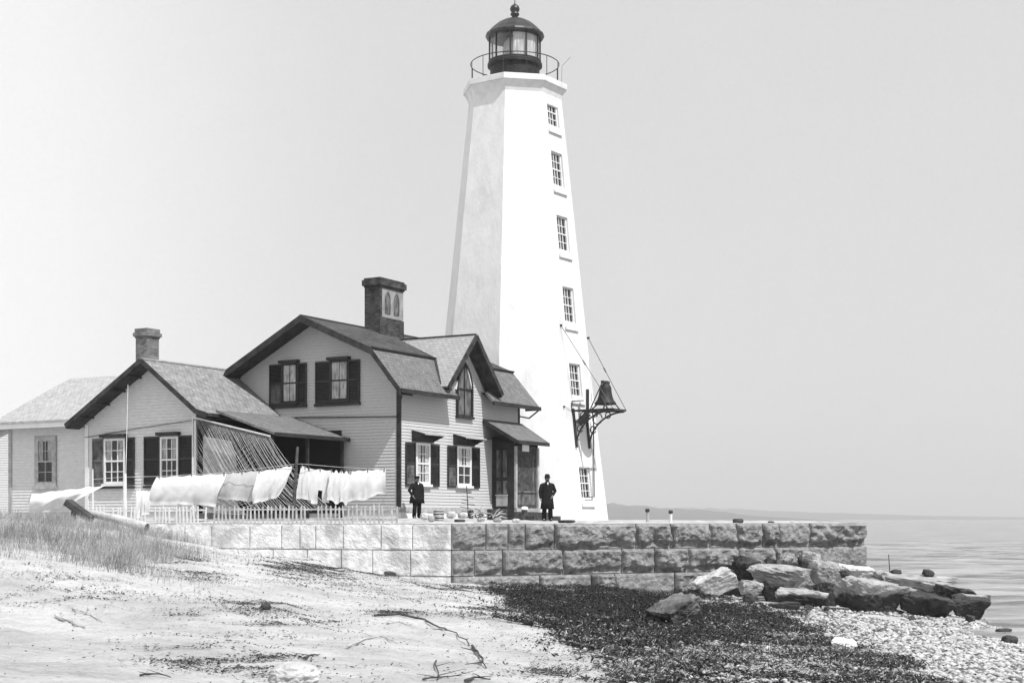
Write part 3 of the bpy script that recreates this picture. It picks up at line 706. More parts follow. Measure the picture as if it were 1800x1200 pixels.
# dark boards along the rakes, eaves and under the overhangs
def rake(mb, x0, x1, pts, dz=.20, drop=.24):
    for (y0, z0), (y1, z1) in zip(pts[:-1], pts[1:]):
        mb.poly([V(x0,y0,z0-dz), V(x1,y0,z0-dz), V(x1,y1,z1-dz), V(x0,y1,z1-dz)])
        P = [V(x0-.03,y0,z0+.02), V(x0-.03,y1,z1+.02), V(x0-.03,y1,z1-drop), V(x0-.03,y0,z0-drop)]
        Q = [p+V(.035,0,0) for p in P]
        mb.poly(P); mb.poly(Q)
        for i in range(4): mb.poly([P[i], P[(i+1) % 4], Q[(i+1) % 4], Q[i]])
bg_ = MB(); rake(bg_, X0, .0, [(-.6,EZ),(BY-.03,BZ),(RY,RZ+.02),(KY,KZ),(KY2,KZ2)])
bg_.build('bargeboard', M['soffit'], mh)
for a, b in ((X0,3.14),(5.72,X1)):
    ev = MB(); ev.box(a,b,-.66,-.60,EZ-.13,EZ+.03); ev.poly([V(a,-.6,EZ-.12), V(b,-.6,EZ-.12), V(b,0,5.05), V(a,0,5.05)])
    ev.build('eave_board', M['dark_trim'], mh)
ev = MB()
ev.box(X1-.03,X1+.0,-.6,.1,EZ-.12,EZ-.02)
ev.bar(V(X1-.05,-.55,EZ-.12), V(X1-.05,-.1,EZ-.42), .05,.05); ev.bar(V(X1-.05,-.1,EZ-.42), V(LEN,-.02,EZ-.38), .05,.05)
ev.build('eave_bracket', M['dark_trim'], mh)
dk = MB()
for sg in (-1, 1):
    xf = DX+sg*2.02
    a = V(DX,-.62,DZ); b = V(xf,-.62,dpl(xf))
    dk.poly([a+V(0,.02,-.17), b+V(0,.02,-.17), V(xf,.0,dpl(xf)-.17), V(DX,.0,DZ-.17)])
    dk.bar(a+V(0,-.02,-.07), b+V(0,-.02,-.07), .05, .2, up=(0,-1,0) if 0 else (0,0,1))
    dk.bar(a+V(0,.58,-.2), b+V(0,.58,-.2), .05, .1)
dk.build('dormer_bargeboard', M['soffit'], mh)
mv = MB()
mv.bar(V(X0,BY-.06,BZ+.03), V(3.47,BY-.06,BZ+.03), .07,.05); mv.bar(V(5.29,BY-.06,BZ+.03), V(X1,BY-.06,BZ+.03), .07,.05)
mv.bar(V(2.42,-.2,5.08), V(3.46,.70,6.2), .1,.06); mv.bar(V(3.46,.70,6.2), V(DX-.1,2.85,7.08), .1,.06); mv.bar(V(6.34,-.2,5.08), V(5.30,.70,6.2), .1,.06)
mv.bar(V(DX,-.62,DZ+.02), V(DX,3.0,DZ+.02), .08,.05); mv.bar(V(X0,RY,RZ+.03), V(X1,RY,RZ+.03), .1,.05)
mv.build('flashing', M['dark_trim'], mh)
# big chimney
CX0, CX1, CY0, CY1 = 3.5, 5.2, 3.3, 4.05
ch = MB(); ch.box(CX0,CX1,CY0,CY1,6.9,8.0); ch.box(CX0+.06,CX1-.06,CY0+.06,CY1-.06,8.0,9.2); ch.box(CX0-.02,CX1+.02,CY0-.02,CY1+.02,9.2,9.27)
ch.box(CX0-.08,CX1+.08,CY0-.08,CY1+.08,9.27,9.5); ch.box(CX0-.02,CX1+.02,CY0-.02,CY1+.02,9.5,9.58)
ch.box(CX0,CX0+.14,CY0,CY1,8.0,9.2)
cho = ch.build('chimney', M['brick_dark'], mh)
pn = MB(); pn.box(CX0+.16,CX1-.02,CY0+.02,CY0+.06,8.02,9.18); pn.build('arch_panel', M['stucco'], cho)
for cx in (4.05, 4.68):
    ar = MB(); y = CY0+.012
    P = [V(cx-.17,y,8.2), V(cx+.17,y,8.2), V(cx+.17,y,8.78), V(cx+.11,y,8.95), V(cx,y,9.06), V(cx-.11,y,8.95), V(cx-.17,y,8.78)]
    ar.poly(P); Q = [p+V(0,.006,0) for p in P]; ar.poly(Q)
    for i in range(7): ar.bar(P[i], P[(i+1) % 7], .035, .035, up=(0,1,0))
    ar.build('blind_arch', M['shutter_worn'], cho)
# front windows, shutters, hoods
for k, (a, b) in enumerate(((.3,2.59),(3.2,5.58))):
    ww = window(mh, mF, a+.66, b-.66, 1.28, 2.82, 2, 2, curtain='curtain', half_curtain=(k == 1))
    shutter(mh, mF, a, a+.64, 1.2, 2.8, worn_below='shutter_worn'); shutter(mh, mF, b-.64, b, 1.2, 2.8)
    hd = MB(); z = 3.28
    for s0 in (a+.42,): 
        s1 = b-.40
        P = [mF(s0,z,.03), mF(s1,z,.03), mF(s1,z-.16,.62), mF(s0,z-.16,.62)]; hd.poly(P); hd.poly([p-V(0,0,.03) for p in P])
        hd.poly([mF(s0,z-.16,.62), mF(s1,z-.16,.62), mF(s1,z-.20,.62), mF(s0,z-.20,.62)])
        mbox(hd, mF, s0+.03, s1-.03, z-.42, z-.02, .03, .10, 1)
        for s in (s0+.02, s1-.06):
            hd.poly([mF(s,z-.03,.03), mF(s,z-.18,.6), mF(s,z-.42,.03)], 1); hd.poly([mF(s+.04,z-.03,.03), mF(s+.04,z-.18,.6), mF(s+.04,z-.42,.03)], 1)
    hd.build('window_hood', [M['grey_trim'], M['dark_trim']], mh)
# lancet window in the dormer
la = MB(); cx = 4.43; z0 = 4.0; hw = .55
arch = [(cx-hw,z0),(cx-hw,5.15)] + [(cx-hw+hw*(math.sin(t*math.pi/2)**1.4), 5.15+.9*math.sin(t*math.pi/2)**.9) for t in np.linspace(.15,1,6)] 
arch = [(cx-hw,z0),(cx-hw,5.1),(cx-hw*.92,5.35),(cx-hw*.72,5.62),(cx-hw*.4,5.88),(cx,6.08),(cx+hw*.4,5.88),(cx+hw*.72,5.62),(cx+hw*.92,5.35),(cx+hw,5.1),(cx+hw,z0)]
la.poly([mF(s,z,.04) for s, z in arch]); lw = la.build('lancet_window', M['shutter_worn'], mh)
fr = MB()
for (s0,z0_),(s1,z1_) in zip(arch, arch[1:]+arch[:1]): fr.bar(mF(s0,z0_,.06), mF(s1,z1_,.06), .09, .10, up=(0,1,0))
fr.bar(mF(cx,4.0,.05), mF(cx,6.0,.05), .04,.04, up=(0,1,0)); fr.bar(mF(cx-hw,5.05,.055), mF(cx+hw,5.05,.055), .05,.05, up=(0,1,0)); fr.build('frame', M['dark_trim'], lw)
for sg in (-1,1):
    tr = MB(); tr.bar(mF(4.38+sg*.62,5.0,.03), mF(4.38+sg*.06,6.3,.03), .05,.12, up=(0,-1,0)); tr.build('lancet_trim', M['white_trim'], lw)
mb = MB(); mbox(mb, mF, cx-hw-.08, cx+hw+.08, 3.9, 3.99, .03, .14); mb.build('sill', M['dark_trim'], lw)
# gable windows with closed blinds and dark shutters
for s0, s1, sh0, sh1, lab in ((4.66,5.36,4.22,6.0,0),(2.28,3.08,1.75,3.8,1)):
    ww = window(mh, mG, s0, s1, 4.42, 5.90, 2, 1, trim='dark_trim', fw=.06)
    bl_ = MB(); bl_.poly([mG(s0+.05,4.48,.068), mG(s1-.05,4.48,.068), mG(s1-.05,5.84,.068), mG(s0+.05,5.84,.068)]); bl_.build('blind', M['blind'], ww)
    shutter(mh, mG, sh0, s0-.01, 4.33, 5.9); shutter(mh, mG, s1+.01, sh1, 4.33, 5.9, worn_below=None if lab else 'shutter_worn', m='shutter')
    hd = MB(); mbox(hd, mG, s0-.1, s1+.1, 5.92, 6.03, .02, .22); hd.build('window_head', M['dark_trim'], mh); hd = MB(); mbox(hd, mG, sh0-.02, sh1+.02, 4.22, 4.31, .02, .13); hd.build('window_ledge', M['dark_trim'], mh)
# rain pipe across the gable end
rp = MB(); rp.tube([mG(-.3,4.45,.3), mG(.1,3.72,.07), mG(4.75,3.84,.07)], .022, 6); rp.build('rain_pipe', M['iron'], mh)
# entrance porch: hood roof, side wall with glazed lights, dark doorway
pr = MB(); pr.slab([V(5.95,-1.6,3.1), V(8.5,-1.6,3.1), V(8.95,0,3.98), V(5.9,0,3.98)], .08); po = pr.build('porch_roof', M['roof_mid'], mh)
pe = MB(); pe.bar(V(5.93,-1.62,3.02), V(8.52,-1.62,3.02), .06,.14); pe.bar(V(5.93,-1.6,3.02), V(5.88,-.02,3.9), .06,.14); pe.bar(V(8.5,-1.6,3.02), V(8.95,-.02,3.9), .06,.14)
pe.poly([V(5.95,-1.55,2.98), V(8.5,-1.55,2.98), V(8.8,0,3.2), V(5.95,0,3.2)]); pe.build('fascia', M['dark_trim'], po)
VX0, VX1, VY = 6.62, 8.6, -1.05
vs_ = MB(); vs_.box(VX0,VX0+.08,VY,0,.1,3.3); vs_.box(VX1-.08,VX1,VY,0,.1,3.3); vs_.build('porch_wall', M['dark_trim'], mh)
def mV(s, z, o): return V(VX0-o, s, z)
for a, b in ((-.42,-.24),(-.72,-.54)):
    for z0, z1 in ((1.0,1.52),(1.66,2.75)):
        pnl = MB(); mbox(pnl, mV, a, b, z0, z1, .004, .02); pnl.build('side_light', M['shutter_worn'], mh)
pnl = MB(); mbox(pnl, mV, -.74, -.22, .5, .92, .004, .03); mbox(pnl, mV, -.76,-.20,.92,.97,.004,.06); pnl.build('kick_panel', M['grey_trim'], mh)
def mP(s, z, o): return V(s, VY-o, z)
dj = MB(); mbox(dj, mP, VX0, VX0+.14, .35, 2.9, 0, .07); mbox(dj, mP, VX1-.14, VX1, .35, 2.9, 0, .07); mbox(dj, mP, VX0, VX1, .27, .42, 0, .12); dj.build('door_casing', M['grey_trim'], mh)
dd = MB(); mbox(dd, mP, VX0+.14, VX1-.14, .42, 2.95, -.06, .0); dd_o = dd.build('door', M['wood_dark'], mh)
dp = MB(); mbox(dp, mP, VX0+.24, VX1-.24, .55, .98, .0, .02); mbox(dp, mP, VX0+.14, VX1-.14, 1.05, 1.12, .0, .03); mbox(dp, mP, VX1-.5, VX1-.42, 1.12, 2.5, .0, .025); dp.build('door_panel', M['shutter_worn'], dd_o)
dk_ = MB(); dk_.lathe([(.0,0),(.03,.01),(.03,.04),(0,.05)], 10, (VX0+.3, VY-.05, 1.3)); dk_.build('handle', M['iron'], dd_o)
pp = MB(); mbox(pp, mP, VX0+.62, VX0+1.18, 2.72, 2.98, .01, .03); pp.build('notice', M['paper'], mh)
sp_ = MB(); sp_.box(VX0-.1,VX1+.1,VY-.45,VY-.02,-.1,.26); sp_.box(VX0+.1,VX1+.4,VY-.85,VY-.45,-.1,.1); sp_.build('step', M['wood_dark'], mh)

# ---- kitchen ell and side wing: one building joined on behind
ell = empty('house_annex', H0 + Matrix.Rotation(HA,3,'Z') @ V(-4.25,8.6,0), HA, 'low white annex with chimney and steep gable, left of the larger house', 'house')
OX, OY = -4.25, 8.6                                # local = main-house frame shifted
def E(x, y, z): return V(x-OX, y-OY, z)
def mE(s, z, o): return E(-4.25-o, s, z)
def mW(s, z, o): return E(-3.6-o, s, z)
EYR, EYL = 5.95, 11.4; AY, AZ = 7.95, 5.72
el = MB()
siding(el, mE, [(EYR,0),(EYR,3.95),(AY-.02,5.6)], [(EYL,0),(EYL,3.6),(AY+.02,5.6)], .25, 5.55)
gp = [(EYR,-.2),(EYR,3.95),(AY,5.58),(EYL,3.6),(EYL,-.2)]
el.poly([E(-4.23,y,z) for y, z in gp]); el.poly([E(0,y,z) for y, z in gp])
for (y0,z0),(y1,z1) in zip(gp[:-1],gp[1:]): el.poly([E(-4.23,y0,z0), E(-.05,y0,z0), E(-.05,y1,z1), E(-4.23,y1,z1)])
siding(el, mW, [(EYL,0),(EYL,9)], [(16.25,0),(16.25,9)], .25, 3.75)
el.box(-3.59-OX,-.2-OX,EYL-OY+.0,16.24-OY,-.2,3.8)
el.build('wall', [M['wall_pale'], M['lap']], ell)  # annex boards coloured lighter to carry a bright veil over the left side
er = MB()
XF = -4.95
er.slab([E(XF,5.35,3.84), E(-.02,5.35,3.84), E(-.02,AY,AZ+.06), E(XF,AY,AZ+.06)], .09)
er.slab([E(XF,4.85,3.70), E(-.02,4.85,3.70), E(-.02,5.36,3.85), E(XF,5.36,3.85)], .07)
er.slab([E(XF,11.75,3.52), E(-.02,11.75,3.52), E(-.02,AY,AZ+.06), E(XF,AY,AZ+.06)], .09)
ero = er.build('roof', M['roof_ell'], ell)
eb = MB()
pts = [(4.85,3.70),(5.36,3.85),(AY,AZ+.06),(11.75,3.52)]
for (y0,z0),(y1,z1) in zip(pts[:-1],pts[1:]):
    eb.poly([E(XF,y0,z0-.15), E(-4.25,y0,z0-.15), E(-4.25,y1,z1-.15), E(XF,y1,z1-.15)])
    eb.bar(E(XF-.02,y0,z0-.05), E(XF-.02,y1,z1-.05), .05, .17, up=(0,0,1))
eb.box(XF-OX,-.02-OX,4.80-OY,4.86-OY,3.6,3.72)
for y in (8.6,9.4,10.2,11.0):
    z = float(np.interp(y,[AY,11.75],[AZ,3.52]))-.16; eb.bar(E(XF+.05,y,z), E(-4.25,y,z), .08,.08)
eb.build('bargeboard', M['soffit'], ell)
tr = MB(); tr.bar(E(XF,AY,AZ+.08), E(-.02,AY,AZ+.08), .1,.05); tr.build('ridge_cap', M['grey_trim'], ell)
cb = MB(); mbox(cb, mE, EYR-.03, EYR+.16, .2, 3.7, .02, .05); cb.build('corner_board', M['white_trim'], ell); cb = MB(); mbox(cb, mE, EYL-.15, EYL+.02, .2, 3.55, .02, .05); cb.build('corner_board', M['white_trim'], ell)
for a, b, c0, c1 in ((8.72,9.26,0,0),(6.05,6.5,0,0)): pass
for (sl0, w0, w1, sr1) in ((11.02,10.42,9.35,8.9),(8.42,7.62,6.75,6.05)):
    window(ell, mE, w1, w0, 1.30, 2.98, 3, 2, curtain='blind', fw=.08, half_curtain=True)
    shutter(ell, mE, w0+.02, sl0, 1.25, 3.0, m='shutter_worn' if sl0 > 10 else 'shutter'); shutter(ell, mE, sr1, w1-.02, 1.25, 3.0)
    hd = MB(); mbox(hd, mE, w1-.08, w0+.08, 3.02, 3.14, .02, .24); hd.build('window_head', M['dark_trim'], ell); hd = MB(); mbox(hd, mE, sr1, sl0, 1.12, 1.2, .02, .12); hd.build('window_ledge', M['dark_trim'], ell)
rp = MB(); rp.tube([mE(EYR-.1,3.55,.1), mE(8.8,3.32,.06), mE(EYL,3.06,.06)], .014, 5); rp.build('bell_wire', M['iron'], ell)
# wing
wr_ = MB()
wr_.slab([E(-4.15,16.75,3.78), E(-4.15,11.2,3.78), E(-1.3,9.0,5.72), E(-1.3,15.35,5.72)], .09); wr_.slab([E(1.5,16.9,3.78), E(1.5,11.2,3.78), E(-1.3,9.0,5.72), E(-1.3,15.35,5.72)], .09)
wr_.slab([E(-4.15,16.75,3.78), E(1.5,16.9,3.78), E(-1.3,15.35,5.72)], .09); wr_.build('wing_roof', M['roof_wing'], ell)
wf = MB(); wf.box(-4.2-OX,-4.14-OX,11.55-OY,16.8-OY,3.52,3.70); wf.build('frieze', M['white_trim'], ell)
wf = MB(); wf.box(-4.24-OX,-4.12-OX,11.55-OY,16.85-OY,3.70,3.79); wf.poly([E(-4.15,11.4,3.54), E(-4.15,16.8,3.54), E(-3.6,16.8,3.54), E(-3.6,11.4,3.54)]); wf.build('gutter', M['grey_trim'], ell)
cb = MB(); mbox(cb, mW, 16.1, 16.28, .2, 3.6, .02, .05); cb.build('corner_board', M['grey_trim'], ell)
window(ell, mW, 13.62, 14.78, 1.24, 3.22, 2, 2, trim='grey_trim', curtain='blind', fw=.2, half_curtain=True)
# small chimney
c_ = MB(); a0, a1, b0, b1 = -2.1, -1.45, 10.35, 10.95
c_.box(a0-OX,a1-OX,b0-OY,b1-OY,3.6,7.02); c_.box(a0-.03-OX,a1+.03-OX,b0-.03-OY,b1+.03-OY,7.02,7.08); c_.box(a0-.08-OX,a1+.08-OX,b0-.08-OY,b1+.08-OY,7.08,7.22); c_.box(a0-.03-OX,a1+.03-OX,b0-.03-OY,b1+.03-OY,7.22,7.38)
c_.build('chimney', M['brick_pale'], ell)
# side porch roof in the corner between the two houses
sp2 = MB(); sp2.slab([E(-4.4,2.25,2.98), E(-.02,2.25,2.98), E(-.02,4.9,3.86), E(-4.4,4.9,3.86)], .08); spo = sp2.build('side_porch_roof', M['roof_mid'], ell)
sf = MB(); sf.bar(E(-4.42,2.22,2.93), E(-.05,2.22,2.93), .07,.13); sf.poly([E(-4.4,2.3,2.88), E(-.05,2.3,2.88), E(-.05,5.9,3.3), E(-4.4,5.9,3.3)]); sf.build('fascia', M['dark_trim'], spo)
sw = MB(); sw.box(-.06-OX,-.04-OX,2.6-OY,5.9-OY,.2,3.3); sw.box(-4.2-OX,-.1-OX,5.86-OY,5.93-OY,.2,3.6); sw.build('porch_dark_panel', M['interior'], ell)  # near-black panels over the house walls, painting the porch's dark interior
for x in (-4.3,-2.3,-.2):
    ps = MB(); ps.bar(E(x,2.45,0), E(x,2.45,2.9), .1,.1); ps.build('porch_post', M['dark_trim'], ell)

# ---- string trellis over the front of the side porch
tl = empty('string_trellis', H0 + Matrix.Rotation(HA,3,'Z') @ V(-4.6,5.0,0), HA, 'fan of slanting twine strings shading the side porch between the two houses', 'trellis')
sm = MB()
def T(y, z, o=0): return V(-o, y-5.0, z)
for k in range(62):                                   # strings from the eave line down to the right
    u = k/61
    a = T(5.75-3.4*u, 3.62-.75*u); b = T(a.y+5.0-2.5-.2*u, max(.15, a.z-3.3+.6*u))
    m_ = a.lerp(b,.5)+V(random.uniform(-.06,.06),.12+random.uniform(-.08,.08),-.14+random.uniform(-.08,.08)); b = b+V(0,random.uniform(-.12,.12),random.uniform(0,.15))
    sm.tube([a, a.lerp(m_,.5)+V(0,0,-.05), m_, m_.lerp(b,.5)+V(0,0,-.05), b], .0065, 4)
for k in range(16):
    a = T(5.78, 3.3-.19*k); b = T(a.y+5-2.4, max(.15, a.z-2.6)); m_ = a.lerp(b,.5)+V(random.uniform(-.06,.06),.15+random.uniform(-.1,.1),-.12+random.uniform(-.08,.08)); sm.tube([a, m_, b], .006, 4)
for k in range(14):
    a = T(3.0-.02*k, 2.75-.17*k); b = T(5.2+random.uniform(-.2,.2), max(.2, 1.6-.17*k+random.uniform(-.1,.1))); sm.tube([a, a.lerp(b,.5)+V(0,0,-.1), b], .007, 4)
sm.build('strings', M['net'], tl)
sf = MB(); sf.bar(T(5.8,.1), T(5.8,3.6), .05,.05); sf.bar(T(5.8,3.62), T(2.3,2.85), .05,.05); sf.build('trellis_frame', M['pole'], tl)
pw = MB()
apts = [(5.5,.2),(5.5,2.95),(3.9,2.6),(3.75,2.35)] 
pw.poly([T(y,z,-.25) for y, z in ((5.55,.2),(5.55,2.95),(4.25,2.75),(4.05,2.3),(3.95,1.4),(3.95,.2))]); pw.build('lattice_screen', M['grey_trim'], tl)

# ---- far shed at the left edge
sh = empty('shed', V(-23.6,70,0), R(40), 'pale gabled shed partly hidden at the left edge behind the annex', 'shed')
s_ = MB(); 
def mS(s, z, o): return V(s, -o, z)
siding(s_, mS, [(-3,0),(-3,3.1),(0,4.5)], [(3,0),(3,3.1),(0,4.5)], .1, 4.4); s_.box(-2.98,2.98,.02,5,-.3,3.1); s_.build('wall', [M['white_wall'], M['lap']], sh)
s_ = MB(); s_.slab([V(-3.4,-.3,2.95), V(-3.4,5.3,2.95), V(0,5.3,4.62), V(0,-.3,4.62)], .1); s_.slab([V(3.4,-.3,2.95), V(3.4,5.3,2.95), V(0,5.3,4.62), V(0,-.3,4.62)], .1); s_.build('roof', M['roof_ell'], sh)
window(sh, mS, 1.2, 2.1, 1.0, 2.2, 2, 2, trim='grey_trim')

# ------------------------------------------------------------------ picket fences
WB = V(.342, .94, 0)
def gz(p): return terr(p.x, p.y)
def fence(px0, px1, back, h, m, label, step, missing=()):
    base = C0 + WB*back
    a1, a0 = line_px(base, WL, px1), line_px(base, WL, px0)
    p0 = base+WL*a0; root = empty('picket_fence', (p0.x, p0.y, gz(p0)), 0, label, 'fence')
    n = int((a0-a1)/step)
    for k in range(min(n, 100)):
        if k in missing: continue
        p = base + WL*(a0-step*k); z = gz(p)-gz(p0); d = V(p.x-p0.x, p.y-p0.y, z-.05)
        hh = h*random.uniform(.92, 1.06); ln = random.uniform(-.035, .035); ln2 = random.uniform(-.03,.03); wd = .05*random.uniform(.8,1.15)
        mb = MB(); q = -WL
        A = [d - q*wd/2, d + q*wd/2, d + q*(wd/2+ln) + V(0,0,hh-.05), d + q*ln + V(0,0,hh), d + q*(-wd/2+ln) + V(0,0,hh-.05)]
        A = [v + WB*ln2*(v.z-d.z) for v in A]; B = [v + WB*.022 for v in A]
        mb.poly(A); mb.poly(B[::-1])
        for i in range(5): mb.poly([A[i], B[i], B[(i+1) % 5], A[(i+1) % 5]])
        mb.build('picket', m, root, uv=False)
    for zr in (.12, h*.72):
        r_ = MB(); e = base+WL*(a0-step*(n-1))
        r_.bar(WB*.05 + V(0,0,zr), V(e.x-p0.x, e.y-p0.y, gz(e)-gz(p0)+zr) + WB*.05, .035, .05); r_.build('rail', m, root, uv=False)
    return root
fence(376, 712, 1.3, .60, M['picket'], 'low weathered grey picket fence along the wall top under the washing', .145, (23, 24, 41))
fence(170, 372, 1.5, .58, M['picket_white'], 'low white picket fence, partly sunk in sand, beyond the dune', .13, (3, 4, 9, 15, 16, 22, 30))

# ------------------------------------------------------------------ clothesline and washing
def sheet_piece(name, label, cat, TL, TR, BR, BL, D, m, seed, folds=3, amp=.10, notch=0, sag=.03, group=None):
    amp *= .75; folds = folds+1.5
    nx, ny = 40, 30; v = []; f = []
    tl_, tr_, br_, bl_ = at(*TL, D), at(*TR, D), at(*BR, D), at(*BL, D)
    o0 = (tl_+tr_)/2
    for j in range(ny+1):
        t = j/ny
        for i in range(nx+1):
            u = i/nx
            p = tl_*(1-u)*(1-t) + tr_*u*(1-t) + br_*u*t + bl_*(1-u)*t
            n = mnoise.noise(V(u*3.0+seed*3.3, t*1.2, seed)) + .35*mnoise.noise(V(u*9+t*3, t*2.0, seed+4)); n2 = mnoise.noise(V(u*5+seed, t*2.5-u*2, seed+9))
            rg = 1-abs(mnoise.noise(V(u*folds*1.3 + .9*t + seed*2.1, t*.9, seed+2)))*2
            dy = amp*(.2+t)*(1.1*mnoise.noise(V(u*folds*.8+seed, t*.8, seed)) + .55*rg + .25*n2) - .9*amp*math.sin(math.pi*min(1,t*1.1))
            dz = -sag*math.sin(math.pi*u*round(folds))**2*(1-t) + t*.09*mnoise.noise(V(u*3.3, seed, 2)) + .03*n*t
            dx = .07*t*n2
            v.append(tuple(p + V(dx, dy, dz) - o0))
    for j in range(ny):
        for i in range(nx):
            if notch and j > ny*.62 and abs(i/nx-.5) < .10: continue
            b = j*(nx+1)+i; f.append((b, b+1, b+nx+2, b+nx+1))
    o = np_mesh(name, v, f, m, smooth=True); o.location = o0
    for u in ((.04,.5,.96) if group else ()):
        q = tl_*(1-u)+tr_*u-o0; pg = MB(); pg.box(q.x-.012,q.x+.012,q.y-.02,q.y+.02,q.z-.09,q.z+.035); pg.build('peg', M['wood_dark'], o, uv=False)
    return tag(o, label, cat, group)
G = 'washing on the line'
sheet_piece('laundry_sheet','broad white sheet at the left end of the line, pegged in two places','laundry',(275,838),(399,831),(376,889),(256,884),49.5,M['sheet'],1,3,.16,group=G)
sheet_piece('laundry_sheet','greyish thin sheet hanging between two brighter white sheets','laundry',(395,832),(456,826),(441,882),(380,876),49.75,M['sheet_grey'],2,2,.10,group=G)
sheet_piece('laundry_sheet','bright white sheet billowing just left of the dark clothes prop','laundry',(453,828),(517,817),(492,872),(441,886),49.4,M['sheet'],3,2,.12,group=G)
sheet_piece('laundry_garment','narrow white garment just right of the dark clothes prop','laundry',(530,816),(543,823),(547,878),(518,876),49.5,M['sheet'],4,1,.06,group=G)
sheet_piece('laundry_garment','white drawers with two short legs hanging beside narrow garment','laundry',(542,822),(584,826),(578,883),(546,885),49.5,M['sheet'],5,1,.07,notch=1,group=G)
sheet_piece('laundry_shirt','white shirt with drooping shoulders between the drawers and the last sheet','laundry',(582,825),(618,828),(611,887),(574,878),49.3,M['sheet'],6,2,.08,sag=.10,group=G)
sheet_piece('laundry_sheet','white sheet at the right end of the line, nearest the house corner','laundry',(615,827),(678,824),(678,867),(611,883),49.5,M['sheet'],7,2,.09,group=G)
sheet_piece('laundry_cloth','blown white cloth above the dark log, in front of the annex','laundry',(56,867),(186,852),(124,886),(50,906),45.8,M['sheet'],8,2,.22)
sheet_piece('laundry_cloth','small crumpled white cloth drooping over the white picket fence','laundry',(240,860),(264,862),(262,904),(238,908),46.2,M['sheet'],9,2,.08)
def stick(name, label, cat, p0, p1, r0, r1, m, group=None, sides=8, mid=None):
    mb = MB(); a = Vector(p0); pts = [V(0,0,0), Vector(p1)-a]
    if mid: pts.insert(1, Vector(mid)-a)
    mb.tube(pts, [r0, r1] if len(pts) == 2 else [r0, (r0+r1)/2, r1], sides)
    o = mb.build(name, m, uv=False); o.location = a; return tag(o, label, cat, group)
stick('clothes_prop','dark leaning clothes prop between the sheets','clothes prop', at(515,914,49.0), at(523,785,49.3), .07,.045, M['wood_dark'])
tp_ = stick('flag_pole','tall thin white pole in front of the annex windows','pole', at(219,913,49.8), at(225,676,49.8), .017,.009, M['pole'])
stick('clothes_post','short thick white clothes post at the foot of the tall pole','post', at(219.5,914,49.2), at(219.5,832,49.2), .07,.06, M['sheet'])
stick('clothes_post','thin white stake standing among the blown white cloth','post', at(163,912,46.4), at(163,824,46.4), .035,.02, M['sheet'])
mb = MB(); pts = [at(163,842,46.4), at(219,838,49.2), at(275,837,49.5), at(400,830,49.5), at(517,815.5,49.3), at(530,815,49.3), at(600,821,49.6), at(678,824,50.2), at(697,826,53.8)]
o0 = pts[0].copy(); mb.tube([p-o0 for p in pts], .008, 5); o = mb.build('clothesline', M['net'], uv=False); o.location = o0; tag(o, 'thin clothesline carrying the white washing', 'clothesline')

# ------------------------------------------------------------------ people
def skin_body(name, J, E_, root, m, parent):
    me = bpy.data.meshes.new(name+'_cage'); me.from_pydata([j[0] for j in J], E_, [])
    o = bpy.data.objects.new(name+'_cage', me); col.objects.link(o)
    md = o.modifiers.new('skin', 'SKIN'); 
    for i, j in enumerate(J):
        sv = me.skin_vertices[0].data[i]; r = j[1]; sv.radius = r if isinstance(r, tuple) else (r, r); sv.use_root = (i == root)
    ss = o.modifiers.new('sub', 'SUBSURF'); ss.levels = 2; ss.render_levels = 2
    dg = bpy.context.evaluated_depsgraph_get(); me2 = bpy.data.meshes.new_from_object(o.evaluated_get(dg))
    me2.name = name; me2.materials.clear(); me2.materials.append(m)
    me2.polygons.foreach_set('use_smooth', [True]*len(me2.polygons))
    bpy.data.objects.remove(o, do_unlink=True); bpy.data.meshes.remove(me)
    b = bpy.data.objects.new(name, me2); col.objects.link(b); b.parent = parent; return b
def loft(mb, rings, n=20):
    i = len(mb.v)
    for (cx, cy, z, rx, ry) in rings:
        for j in range(n):
            a = 2*math.pi*j/n; mb.v.append((cx+rx*math.cos(a), cy+ry*math.sin(a), z))
    for k in range(len(rings)-1):
        for j in range(n):
            a = i+k*n+j; b = i+k*n+(j+1) % n; mb.f.append((a, b, b+n, a+n)); mb.m.append(0)
    mb.f.append(tuple(i+j for j in range(n))[::-1]); mb.m.append(0); e = i+(len(rings)-1)*n; mb.f.append(tuple(e+j for j in range(n))); mb.m.append(0)
